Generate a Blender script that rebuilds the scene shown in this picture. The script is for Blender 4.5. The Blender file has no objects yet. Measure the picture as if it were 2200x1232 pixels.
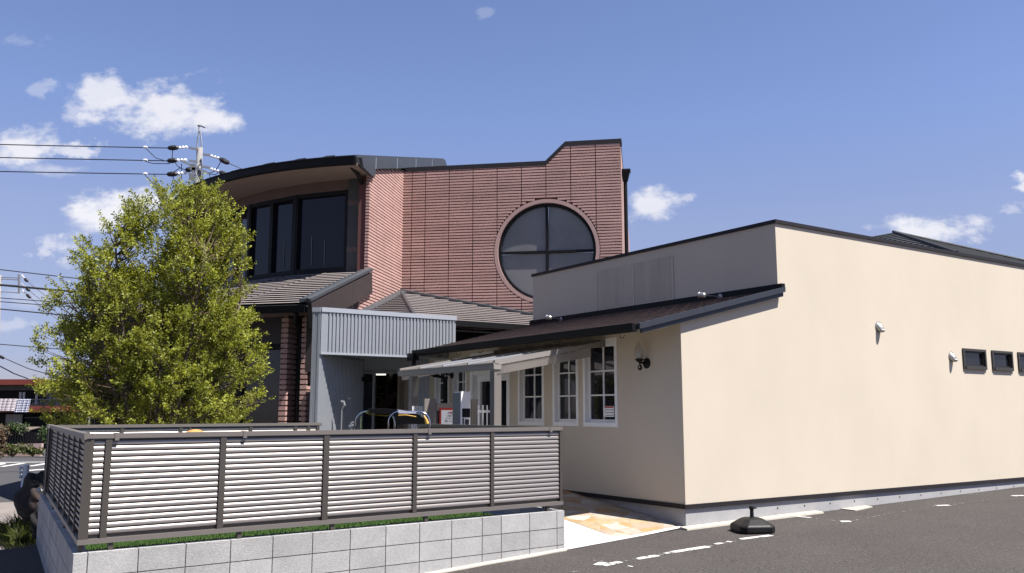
import bpy, bmesh, math, random
from math import sin, cos, tan, atan2, radians, degrees, sqrt, pi, hypot
from mathutils import Vector, Matrix, noise
random.seed(7)
C = bpy.context.scene.collection
SC = bpy.context.scene

# ------------------------------------------------------------------ camera, light, sky
CAMZ, FPX, PITCH = 1.6, 1871.0, radians(8.1215)
cam = bpy.data.objects.new('camera', bpy.data.cameras.new('camera')); C.objects.link(cam)
cam.location = (0, 0, CAMZ); cam.rotation_euler = (radians(90) + PITCH, 0, 0)
cam.data.sensor_width = 36; cam.data.lens = 36 * FPX / 2200
cam.data.clip_start = .05; cam.data.clip_end = 3000
SC.camera = cam
SC.view_settings.view_transform = 'Standard'; SC.view_settings.look = 'None'
SC.view_settings.gamma = 1; SC.view_settings.exposure = 1.2
SUN_AZ, SUN_EL = radians(117), radians(61)
sun = bpy.data.objects.new('sun', bpy.data.lights.new('sun', 'SUN')); C.objects.link(sun)
sun.data.energy = 5.0; sun.data.angle = radians(.5); sun.data.color = (1, .955, .9)
sun.rotation_euler = Vector((-sin(SUN_AZ)*cos(SUN_EL), -cos(SUN_AZ)*cos(SUN_EL), -sin(SUN_EL))).to_track_quat('-Z', 'Y').to_euler()

def ray(px, py):
    x = (px - 1100) / FPX; y = (616 - py) / FPX
    return Vector((x, cos(PITCH) - y*sin(PITCH), sin(PITCH) + y*cos(PITCH)))
EYE = Vector((0, 0, CAMZ))
def atY(px, py, Y): d = ray(px, py); return EYE + d * (Y / d.y)
def atZ(px, py, z): d = ray(px, py); return EYE + d * ((z - CAMZ) / d.z)

W = bpy.data.worlds.new('World'); SC.world = W; W.use_nodes = True
nt = W.node_tree; nt.nodes.clear()
def N(tree, typ, **kw):
    n = tree.nodes.new(typ)
    for k, v in kw.items(): setattr(n, k, v)
    return n
def math_(tree, op, a, b=None, c=None, clamp=False):
    n = tree.nodes.new('ShaderNodeMath'); n.operation = op; n.use_clamp = clamp
    for i, q in enumerate((a, b, c)):
        if q is None: continue
        if hasattr(q, 'is_linked') or isinstance(q, bpy.types.NodeSocket): tree.links.new(q, n.inputs[i])
        else: n.inputs[i].default_value = q
    return n.outputs[0]
sky = N(nt, 'ShaderNodeTexSky', sky_type='NISHITA'); sky.sun_disc = False
sky.sun_elevation = SUN_EL; sky.sun_rotation = SUN_AZ; sky.air_density = 1.0; sky.dust_density = .15; sky.ozone_density = 1.6
hsv = N(nt, 'ShaderNodeHueSaturation'); hsv.inputs['Saturation'].default_value = 1.0; hsv.inputs['Value'].default_value = 1.0
nt.links.new(sky.outputs[0], hsv.inputs['Color'])
tint = N(nt, 'ShaderNodeMix', data_type='RGBA', blend_type='MULTIPLY'); tint.inputs['Factor'].default_value = 1
tint.inputs[7].default_value = (1.0, .94, 1.09, 1)
nt.links.new(hsv.outputs[0], tint.inputs[6])
hz = N(nt, 'ShaderNodeValToRGB'); he = hz.color_ramp.elements
he[0].position = 0; he[0].color = (.42, .43, .56, 1); he[1].position = 1; he[1].color = (1, 1, 1, 1)
for p_, c_ in ((.06, (.50, .51, .65)), (.13, (.74, .67, .70)), (.205, (.95, .83, .81)), (.32, (1.0, .98, 1.0))):
    q_ = he.new(p_); q_.color = c_ + (1,)
tin2 = N(nt, 'ShaderNodeMix', data_type='RGBA', blend_type='MULTIPLY'); tin2.inputs['Factor'].default_value = 1
nt.links.new(tint.outputs[2], tin2.inputs[6]); nt.links.new(hz.outputs[0], tin2.inputs[7])
tc = N(nt, 'ShaderNodeTexCoord'); sep = N(nt, 'ShaderNodeSeparateXYZ'); nt.links.new(tc.outputs['Generated'], sep.inputs[0])
nt.links.new(sep.outputs[2], hz.inputs[0])
Yc = math_(nt, 'MAXIMUM', sep.outputs[1], .02)
U_ = math_(nt, 'DIVIDE', sep.outputs[0], Yc); V_ = math_(nt, 'DIVIDE', sep.outputs[2], Yc)
cmb = N(nt, 'ShaderNodeCombineXYZ'); nt.links.new(U_, cmb.inputs[0]); nt.links.new(math_(nt, 'MULTIPLY', V_, 1.5), cmb.inputs[1])
noi = N(nt, 'ShaderNodeTexNoise'); noi.inputs['Scale'].default_value = 13; noi.inputs['Detail'].default_value = 9; noi.inputs['Roughness'].default_value = .58
nt.links.new(cmb.outputs[0], noi.inputs['Vector'])
no2 = N(nt, 'ShaderNodeTexNoise'); no2.inputs['Scale'].default_value = 5; no2.inputs['Detail'].default_value = 6
nt.links.new(cmb.outputs[0], no2.inputs['Vector'])
no3 = N(nt, 'ShaderNodeTexNoise'); no3.inputs['Scale'].default_value = 38; no3.inputs['Detail'].default_value = 6; no3.inputs['Roughness'].default_value = .6
nt.links.new(cmb.outputs[0], no3.inputs['Vector'])
nz = math_(nt, 'ADD', math_(nt, 'MULTIPLY', math_(nt, 'SUBTRACT', noi.outputs['Fac'], .5), 2.2), math_(nt, 'MULTIPLY', math_(nt, 'SUBTRACT', no3.outputs['Fac'], .5), 1.3))
nzs = math_(nt, 'ADD', math_(nt, 'MULTIPLY', math_(nt, 'SUBTRACT', no3.outputs['Fac'], .5), 3.2), math_(nt, 'MULTIPLY', math_(nt, 'SUBTRACT', noi.outputs['Fac'], .5), 1.6))
CLOUDS = [(345, 226, 215, 78, 1), (230, 205, 110, 55, .9), (450, 250, 85, 60, 1), (165, 238, 45, 28, .5), (35, 318, 150, 66, 1), (175, 328, 70, 42, .8), (110, 362, 150, 22, .5),
          (250, 452, 150, 62, 1), (330, 430, 80, 45, 1), (1398, 437, 75, 48, .95), (1480, 423, 26, 16, .5), (2005, 496, 175, 44, .95),
          (2198, 395, 36, 28, .9), (90, 190, 52, 24, .3), (45, 88, 60, 24, .16), (1045, 26, 26, 18, .16),
          (118, 537, 62, 34, .6), (20, 700, 62, 22, .4), (2175, 450, 42, 18, .4), (2180, 562, 90, 20, .45), (70, 640, 120, 40, .25)]
acc = None
for (px, py, a, b, op) in CLOUDS:
    d = ray(px, py); u0, v0 = d.x/d.y, d.z/d.y
    e = ray(px, py - b); kb = e.z/e.y - v0; ka = a / 1890
    qx = math_(nt, 'DIVIDE', math_(nt, 'SUBTRACT', U_, u0), ka); qy = math_(nt, 'DIVIDE', math_(nt, 'SUBTRACT', V_, v0), kb)
    r2 = math_(nt, 'SQRT', math_(nt, 'ADD', math_(nt, 'MULTIPLY', qx, qx), math_(nt, 'MULTIPLY', qy, qy)))
    f = math_(nt, 'ADD', math_(nt, 'SUBTRACT', .86, r2), math_(nt, 'MINIMUM', nz, .8) if a > 70 else nzs)
    m = N(nt, 'ShaderNodeMapRange', interpolation_type='SMOOTHSTEP'); nt.links.new(f, m.inputs[0])
    m.inputs[1].default_value = 0.0; m.inputs[2].default_value = .7; m.inputs[3].default_value = 0; m.inputs[4].default_value = op
    acc = m.outputs[0] if acc is None else math_(nt, 'MAXIMUM', acc, m.outputs[0])
front = math_(nt, 'GREATER_THAN', sep.outputs[1], .03)
fac = math_(nt, 'MULTIPLY', acc, front)
shade = N(nt, 'ShaderNodeMix', data_type='RGBA'); nt.links.new(no2.outputs['Fac'], shade.inputs[0])
shade.inputs[6].default_value = (5.0, 5.1, 5.9, 1); shade.inputs[7].default_value = (6.9, 6.9, 7.2, 1)
mixc = N(nt, 'ShaderNodeMix', data_type='RGBA'); nt.links.new(fac, mixc.inputs[0]); nt.links.new(tin2.outputs[2], mixc.inputs[6]); nt.links.new(shade.outputs[2], mixc.inputs[7])
bg = N(nt, 'ShaderNodeBackground'); bg.inputs[1].default_value = .0625; nt.links.new(mixc.outputs[2], bg.inputs[0])
out = N(nt, 'ShaderNodeOutputWorld'); nt.links.new(bg.outputs[0], out.inputs[0])

# ------------------------------------------------------------------ materials
ALB = .66
def mat(name, rgb, rough=.7, metal=0., var=.1, scale=2.5, bump=0., bscale=80., spec=.5, tone=0., stretch=(1, 1, 1), fine=0., fscale=120.):
    rgb = tuple(c*(ALB if metal < .9 else 1) for c in rgb)
    m = bpy.data.materials.new(name); m.use_nodes = True; t = m.node_tree
    p = t.nodes['Principled BSDF']; p.inputs['Roughness'].default_value = rough; p.inputs['Metallic'].default_value = metal
    p.inputs['Specular IOR Level'].default_value = spec
    co = N(t, 'ShaderNodeTexCoord'); mp = N(t, 'ShaderNodeMapping'); mp.inputs['Scale'].default_value = stretch
    t.links.new(co.outputs['Object'], mp.inputs[0])
    n = N(t, 'ShaderNodeTexNoise'); n.inputs['Scale'].default_value = scale; n.inputs['Detail'].default_value = 6; n.inputs['Roughness'].default_value = .6
    t.links.new(mp.outputs[0], n.inputs['Vector'])
    r = N(t, 'ShaderNodeMapRange'); r.inputs[1].default_value = .25; r.inputs[2].default_value = .75
    r.inputs[3].default_value = 1 - var; r.inputs[4].default_value = 1 + var
    t.links.new(n.outputs['Fac'], r.inputs[0]); f = r.outputs[0]
    if fine:
        n3 = N(t, 'ShaderNodeTexNoise'); n3.inputs['Scale'].default_value = fscale; n3.inputs['Detail'].default_value = 3
        t.links.new(mp.outputs[0], n3.inputs['Vector'])
        r3 = N(t, 'ShaderNodeMapRange'); r3.inputs[1].default_value = .3; r3.inputs[2].default_value = .7
        r3.inputs[3].default_value = 1 - fine; r3.inputs[4].default_value = 1 + fine
        t.links.new(n3.outputs['Fac'], r3.inputs[0]); f = math_(t, 'MULTIPLY', f, r3.outputs[0])
    if tone:
        a = N(t, 'ShaderNodeAttribute', attribute_name='tone')
        f = math_(t, 'MULTIPLY', f, a.outputs['Fac'])
    mx = N(t, 'ShaderNodeVectorMath', operation='SCALE'); mx.inputs[0].default_value = rgb; t.links.new(f, mx.inputs['Scale'])
    t.links.new(mx.outputs[0], p.inputs['Base Color'])
    if bump:
        b = N(t, 'ShaderNodeBump'); b.inputs['Strength'].default_value = bump; b.inputs['Distance'].default_value = .01
        n2 = N(t, 'ShaderNodeTexNoise'); n2.inputs['Scale'].default_value = bscale; n2.inputs['Detail'].default_value = 3
        t.links.new(co.outputs['Object'], n2.inputs['Vector']); t.links.new(n2.outputs['Fac'], b.inputs['Height']); t.links.new(b.outputs[0], p.inputs['Normal'])
    return m
def glass(name, rgb, rough=.02, spec=.5):
    m = mat(name, rgb, rough, 0, .25, .8, spec=spec); return m
m = {}
m['cream'] = mat('cream_stucco', (.76, .668, .535), .9, var=.045, scale=.7, bump=.25, bscale=140, stretch=(1.2, 1.2, .7), fine=.015, spec=.2)
m['cream_dirty'] = mat('stained_stucco', (.66, .575, .46), .9, var=.14, scale=2.2, bump=.25, bscale=140, stretch=(3.0, 3.0, .16), spec=.2)
m['pink'] = mat('split_block', (.61, .385, .34), .9, var=.12, scale=1.6, bump=.5, bscale=110, tone=1, fine=.06, fscale=60, spec=.2)
m['groove'] = mat('block_groove', (.15, .055, .05), .95, var=.1)  # darker than the ribs: shadow in the grooves is put into the colour
m['pink_flat'] = mat('pink_trim', (.52, .35, .32), .9, var=.06, scale=3, bump=.2, spec=.2)
m['white_paint'] = mat('white_paint', (1.11, 1.11, 1.09), .5, var=.04, scale=4)
m['black'] = mat('black_metal', (.011, .011, .012), .5, var=.2, spec=.16)
m['coping'] = mat('dark_coping', (.026, .023, .025), .55, var=.15, spec=.25)
m['navy'] = mat('slate_blue_metal', (.029, .034, .046), .5, var=.12, scale=5)
m['greysheet'] = mat('grey_roof_sheet', (.058, .064, .073), .5, var=.12, scale=3)
m['brown_panel'] = mat('dark_brown_panel', (.042, .030, .030), .6, var=.15, scale=5)
m['soffit'] = mat('brown_soffit', (.29, .215, .175), .8, var=.08)
m['band'] = mat('brown_band', (.15, .10, .085), .8, var=.1)
m['glass'] = glass('dark_glass', (.012, .013, .018))
m['glass_navy'] = glass('navy_glass', (.008, .009, .018), .03); m['glass_navy'].node_tree.nodes['Principled BSDF'].inputs['IOR'].default_value = 1.38
m['glass_round'] = glass('round_glass', (.20, .195, .19), .05); m['glass_round'].node_tree.nodes['Principled BSDF'].inputs['IOR'].default_value = 1.55
m['rooftile'] = mat('grey_brown_tile', (.36, .315, .30), .7, var=.1, scale=2, tone=1, bump=.2, bscale=50)
m['browntile'] = mat('brown_slate', (.085, .052, .042), .8, var=.3, scale=9, tone=1, bump=.3, bscale=40)
m['darktile'] = mat('charcoal_tile', (.036, .039, .042), .7, var=.15, tone=1)
m['corr'] = mat('grey_corrugated', (.37, .39, .42), .45, var=.05, scale=2, metal=.2)
m['corr_trim'] = mat('pale_grey_trim', (.46, .49, .54), .4, var=.05, metal=.1)
m['block'] = mat('concrete_block', (.47, .462, .45), .92, var=.14, scale=3.2, bump=.35, bscale=90, tone=1, fine=.1, fscale=45, spec=.2)
m['mortar'] = mat('block_joint', (.13, .125, .12), .95, var=.1)
m['base'] = mat('bare_concrete', (.47, .465, .465), .9, var=.1, scale=2.5, bump=.2, fine=.05, fscale=30, spec=.2)
m['kerb'] = mat('beige_mortar', (.52, .475, .40), .9, var=.1, scale=5, bump=.3)
m['slat'] = mat('louvre_aluminium', (.40, .362, .335), .38, metal=.55, var=.03, tone=1)
m['frame'] = mat('bronze_frame', (.100, .088, .076), .42, var=.06, metal=.25)
m['rail'] = mat('bronze_rail', (.25, .222, .20), .42, var=.05, metal=.3)
m['turf'] = mat('turf', (.05, .098, .024), .9, var=.25, scale=14, bump=1, bscale=160, fine=.35, fscale=90, spec=.1)
m['white_conc'] = mat('white_concrete', (.66, .645, .63), .9, var=.04, bump=.1, spec=.2)
m['white_mark'] = mat('white_line_paint', (.72, .71, .68), .8, var=.12, scale=20)
m['steel'] = mat('galvanised_steel', (.50, .50, .50), .4, metal=.6, var=.12, scale=6)
m['chrome'] = mat('chrome_tube', (.72, .72, .74), .15, metal=1, var=.02)
m['ceramic'] = mat('white_ceramic', (1.08, 1.05, 1.02), .3, var=.05)
m['rubber'] = mat('black_rubber', (.012, .011, .013), .5, var=.2)
m['plastic'] = mat('black_plastic', (.010, .010, .011), .5, var=.25, spec=.22, scale=9, bump=.15, bscale=60)
m['fabric'] = mat('black_fabric', (.007, .007, .008), .7, var=.2, spec=.08)
m['yellow'] = mat('yellow_trim', (.70, .40, .05), .6, var=.1)
m['lilac'] = mat('pale_lilac_pad', (.66, .64, .78), .6, var=.06)
m['grey_paint'] = mat('mid_grey_paint', (.24, .245, .25), .5, var=.05)
m['gate'] = mat('brown_grey_gate', (.23, .205, .185), .5, var=.05)
m['awning'] = mat('taupe_awning_frame', (.34, .31, .285), .45, var=.04)
m['red'] = mat('red_print', (.62, .045, .03), .5, var=.05)
m['paper'] = mat('white_print', (1.20, 1.20, 1.20), .5, var=.02)
m['ink'] = mat('black_ink', (.02, .02, .02), .6, var=0)
m['orange'] = mat('pale_orange_plastic', (.72, .36, .11), .45, var=.04)
m['pole'] = mat('concrete_pole', (.29, .285, .28), .9, var=.12, scale=6, stretch=(1, 1, .3))
m['redroof'] = mat('red_fascia', (.28, .055, .032), .7, var=.15)
m['housewall'] = mat('greenish_grey_wall', (.27, .29, .28), .9, var=.1)
m['pinkwall'] = mat('pale_pink_wall', (.55, .40, .37), .9, var=.08, spec=.2)
m['sheet'] = mat('white_pink_sheet', (.72, .64, .66), .9, var=.03)
m['bark'] = mat('grey_bark', (.15, .115, .09), .9, var=.25, scale=12, bump=.6)
m['twig'] = mat('brown_twig', (.13, .085, .055), .9, var=.2)
m['rock'] = mat('dark_rock', (.018, .016, .016), .9, var=.4, scale=6, bump=.8, bscale=12)
m['rockbrown'] = mat('red_brown_rock', (.042, .026, .022), .9, var=.4, scale=6, bump=.8, bscale=12)
m['metalsilver'] = mat('brushed_silver', (.52, .50, .47), .4, metal=.7, var=.06)
m['poly'] = None
m['maroon'] = mat('maroon_seat', (.05, .012, .012), .6, var=.1)
m['wood'] = mat('brown_wood', (.10, .065, .045), .6, var=.2)
m['soil'] = mat('ground_soil', (.10, .085, .065), .95, var=.3, scale=.4, fine=.2, fscale=8)
m['clearglass'] = None

def special():
    # asphalt: grey aggregate with pale and dark chips
    a = mat('asphalt', (.079, .070, .066), .95, var=.2, scale=.4, bump=.7, bscale=70, spec=.15, fine=.42, fscale=48)
    t = a.node_tree; p = t.nodes['Principled BSDF']; src = p.inputs['Base Color'].links[0].from_socket
    co = N(t, 'ShaderNodeTexCoord'); v = N(t, 'ShaderNodeTexNoise'); v.inputs['Scale'].default_value = 34; v.inputs['Detail'].default_value = 4; v.inputs['Roughness'].default_value = .8
    t.links.new(co.outputs['Object'], v.inputs['Vector'])
    r = N(t, 'ShaderNodeMapRange'); r.inputs[1].default_value = .56; r.inputs[2].default_value = .70; t.links.new(v.outputs['Fac'], r.inputs[0])
    mx = N(t, 'ShaderNodeMix', data_type='RGBA'); t.links.new(math_(t, 'MULTIPLY', r.outputs[0], .75), mx.inputs[0]); t.links.new(src, mx.inputs[6]); mx.inputs[7].default_value = (.145, .135, .13, 1)
    t.links.new(mx.outputs[2], p.inputs['Base Color']); m['asphalt'] = a
    r_ = mat('road_asphalt', (.085, .083, .085), .95, var=.1, scale=.3, spec=.15, fine=.1, fscale=20); m['road'] = r_
    # crazy paving
    s = bpy.data.materials.new('crazy_paving'); s.use_nodes = True; t = s.node_tree; p = t.nodes['Principled BSDF']; p.inputs['Roughness'].default_value = .85
    co = N(t, 'ShaderNodeTexCoord'); wn = N(t, 'ShaderNodeTexNoise'); wn.inputs['Scale'].default_value = 3; t.links.new(co.outputs['Object'], wn.inputs['Vector'])
    ad = N(t, 'ShaderNodeVectorMath', operation='MULTIPLY_ADD'); t.links.new(wn.outputs['Color'], ad.inputs[0]); ad.inputs[1].default_value = (.22, .22, 0); t.links.new(co.outputs['Object'], ad.inputs[2])
    fl = N(t, 'ShaderNodeVectorMath', operation='MULTIPLY'); t.links.new(ad.outputs[0], fl.inputs[0]); fl.inputs[1].default_value = (1, 1, 0)
    vo = N(t, 'ShaderNodeTexVoronoi'); vo.inputs['Scale'].default_value = 3.9; t.links.new(fl.outputs[0], vo.inputs['Vector'])
    ve = N(t, 'ShaderNodeTexVoronoi', feature='DISTANCE_TO_EDGE'); ve.inputs['Scale'].default_value = 3.9; t.links.new(fl.outputs[0], ve.inputs['Vector'])
    ramp = N(t, 'ShaderNodeValToRGB'); e = ramp.color_ramp.elements
    cols = [(.56, .43, .25), (.62, .47, .30), (.60, .50, .40), (.58, .36, .16), (.64, .55, .46), (.50, .33, .16), (.66, .60, .50), (.57, .42, .30)]
    ramp.color_ramp.interpolation = 'CONSTANT'
    e[0].color = tuple(c*ALB*.8 for c in cols[0]) + (1,); e[1].position = .875; e[1].color = tuple(c*ALB*.8 for c in cols[7]) + (1,)
    for i in range(1, 7): q = e.new(i/8); q.color = tuple(c*ALB*.8 for c in cols[i]) + (1,)
    sx = N(t, 'ShaderNodeSeparateColor'); t.links.new(vo.outputs['Color'], sx.inputs[0]); t.links.new(sx.outputs[0], ramp.inputs[0])
    n2 = N(t, 'ShaderNodeTexNoise'); n2.inputs['Scale'].default_value = 9; n2.inputs['Detail'].default_value = 6; t.links.new(co.outputs['Object'], n2.inputs['Vector'])
    r2 = N(t, 'ShaderNodeMapRange'); r2.inputs[1].default_value = .3; r2.inputs[2].default_value = .7; r2.inputs[3].default_value = .84; r2.inputs[4].default_value = 1.12; t.links.new(n2.outputs['Fac'], r2.inputs[0])
    sc = N(t, 'ShaderNodeVectorMath', operation='SCALE'); t.links.new(ramp.outputs[0], sc.inputs[0]); t.links.new(r2.outputs[0], sc.inputs['Scale'])
    r3 = N(t, 'ShaderNodeMapRange'); r3.inputs[1].default_value = .012; r3.inputs[2].default_value = .034; t.links.new(ve.outputs['Distance'], r3.inputs[0])
    mx = N(t, 'ShaderNodeMix', data_type='RGBA'); t.links.new(r3.outputs[0], mx.inputs[0]); mx.inputs[6].default_value = (.27, .225, .17, 1); t.links.new(sc.outputs[0], mx.inputs[7])
    t.links.new(mx.outputs[2], p.inputs['Base Color'])
    b = N(t, 'ShaderNodeBump'); b.inputs['Strength'].default_value = .5; b.inputs['Distance'].default_value = .01; t.links.new(r3.outputs[0], b.inputs['Height']); t.links.new(b.outputs[0], p.inputs['Normal'])
    m['paving'] = s
    # brick footpath with pale bands
    f = mat('path_pavers', (.27, .235, .215), .9, var=.18, scale=1.5, fine=.12, fscale=25, spec=.2); m['path'] = f
    # leaves: diffuse plus light passing through
    def leafmat(name, rgb, tr):
        l = bpy.data.materials.new(name); l.use_nodes = True; t = l.node_tree; t.nodes.clear()
        a = N(t, 'ShaderNodeAttribute', attribute_name='tone')
        v = N(t, 'ShaderNodeVectorMath', operation='SCALE'); v.inputs[0].default_value = rgb; t.links.new(a.outputs['Fac'], v.inputs['Scale'])
        v2 = N(t, 'ShaderNodeVectorMath', operation='MULTIPLY'); t.links.new(v.outputs[0], v2.inputs[0]); v2.inputs[1].default_value = (1.25, 1.2, .5)
        pb = N(t, 'ShaderNodeBsdfPrincipled'); pb.inputs['Roughness'].default_value = .5; pb.inputs['Specular IOR Level'].default_value = .25; t.links.new(v.outputs[0], pb.inputs['Base Color'])
        tb = N(t, 'ShaderNodeBsdfTranslucent'); t.links.new(v2.outputs[0], tb.inputs[0])
        ms = N(t, 'ShaderNodeMixShader'); ms.inputs[0].default_value = tr; t.links.new(pb.outputs[0], ms.inputs[1]); t.links.new(tb.outputs[0], ms.inputs[2])
        o = N(t, 'ShaderNodeOutputMaterial'); t.links.new(ms.outputs[0], o.inputs[0]); return l
    m['leaf'] = leafmat('tree_leaf', (.205, .222, .034), .40)
    m['leafdark'] = leafmat('dark_leaf', (.035, .058, .017), .3)
    m['weed'] = leafmat('weed_leaf', (.07, .085, .024), .3)
    m['straw'] = leafmat('dry_grass', (.2, .155, .075), .3)
    m['redleaf'] = leafmat('reddish_leaf', (.08, .05, .03), .3)
    # translucent polycarbonate
    l = bpy.data.materials.new('polycarbonate'); l.use_nodes = True; t = l.node_tree; t.nodes.clear()
    co = N(t, 'ShaderNodeTexCoord'); n = N(t, 'ShaderNodeTexNoise'); n.inputs['Scale'].default_value = 4; t.links.new(co.outputs['Object'], n.inputs['Vector'])
    rr = N(t, 'ShaderNodeMapRange'); rr.inputs[3].default_value = .8; rr.inputs[4].default_value = 1.1; t.links.new(n.outputs['Fac'], rr.inputs[0])
    v = N(t, 'ShaderNodeVectorMath', operation='SCALE'); v.inputs[0].default_value = (.42, .39, .365); t.links.new(rr.outputs[0], v.inputs['Scale'])
    pb = N(t, 'ShaderNodeBsdfPrincipled'); pb.inputs['Roughness'].default_value = .35; t.links.new(v.outputs[0], pb.inputs['Base Color'])
    tb = N(t, 'ShaderNodeBsdfTranslucent'); tb.inputs[0].default_value = (.62, .585, .56, 1)
    ms = N(t, 'ShaderNodeMixShader'); ms.inputs[0].default_value = .72; t.links.new(pb.outputs[0], ms.inputs[1]); t.links.new(tb.outputs[0], ms.inputs[2])
    trn = N(t, 'ShaderNodeBsdfTransparent'); trn.inputs[0].default_value = (.93, .92, .90, 1); m2 = N(t, 'ShaderNodeMixShader'); m2.inputs[0].default_value = .35; t.links.new(ms.outputs[0], m2.inputs[1]); t.links.new(trn.outputs[0], m2.inputs[2])
    o = N(t, 'ShaderNodeOutputMaterial'); t.links.new(m2.outputs[0], o.inputs[0]); m['poly'] = l
    # checked cloth
    q = bpy.data.materials.new('blue_check_cloth'); q.use_nodes = True; t = q.node_tree; p = t.nodes['Principled BSDF']; p.inputs['Roughness'].default_value = .9
    co = N(t, 'ShaderNodeTexCoord'); sx = N(t, 'ShaderNodeSeparateXYZ'); t.links.new(co.outputs['UV'], sx.inputs[0])
    fx = math_(t, 'GREATER_THAN', math_(t, 'FRACT', math_(t, 'MULTIPLY', sx.outputs[0], 7)), .5)
    fy = math_(t, 'GREATER_THAN', math_(t, 'FRACT', math_(t, 'MULTIPLY', sx.outputs[1], 8)), .5)
    mx = N(t, 'ShaderNodeMix', data_type='RGBA'); t.links.new(math_(t, 'MULTIPLY', math_(t, 'ADD', fx, fy), .5), mx.inputs[0])
    mx.inputs[6].default_value = (.5, .51, .56, 1); mx.inputs[7].default_value = (.07, .09, .22, 1); t.links.new(mx.outputs[2], p.inputs['Base Color']); m['check'] = q
    # clear lantern glass
    g = bpy.data.materials.new('lantern_glass'); g.use_nodes = True; t = g.node_tree; t.nodes.clear()
    gl = N(t, 'ShaderNodeBsdfGlossy'); gl.inputs['Roughness'].default_value = .08; tr = N(t, 'ShaderNodeBsdfTransparent'); tr.inputs[0].default_value = (.93, .93, .92, 1)
    lw = N(t, 'ShaderNodeLayerWeight'); lw.inputs[0].default_value = .35
    ms = N(t, 'ShaderNodeMixShader'); t.links.new(lw.outputs['Facing'], ms.inputs[0]); t.links.new(tr.outputs[0], ms.inputs[1]); t.links.new(gl.outputs[0], ms.inputs[2])
    df = N(t, 'ShaderNodeBsdfTranslucent'); df.inputs[0].default_value = (.7, .7, .68, 1); m2 = N(t, 'ShaderNodeMixShader'); m2.inputs[0].default_value = .3; t.links.new(ms.outputs[0], m2.inputs[1]); t.links.new(df.outputs[0], m2.inputs[2])
    o = N(t, 'ShaderNodeOutputMaterial'); t.links.new(m2.outputs[0], o.inputs[0]); m['clearglass'] = g
special()

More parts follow.
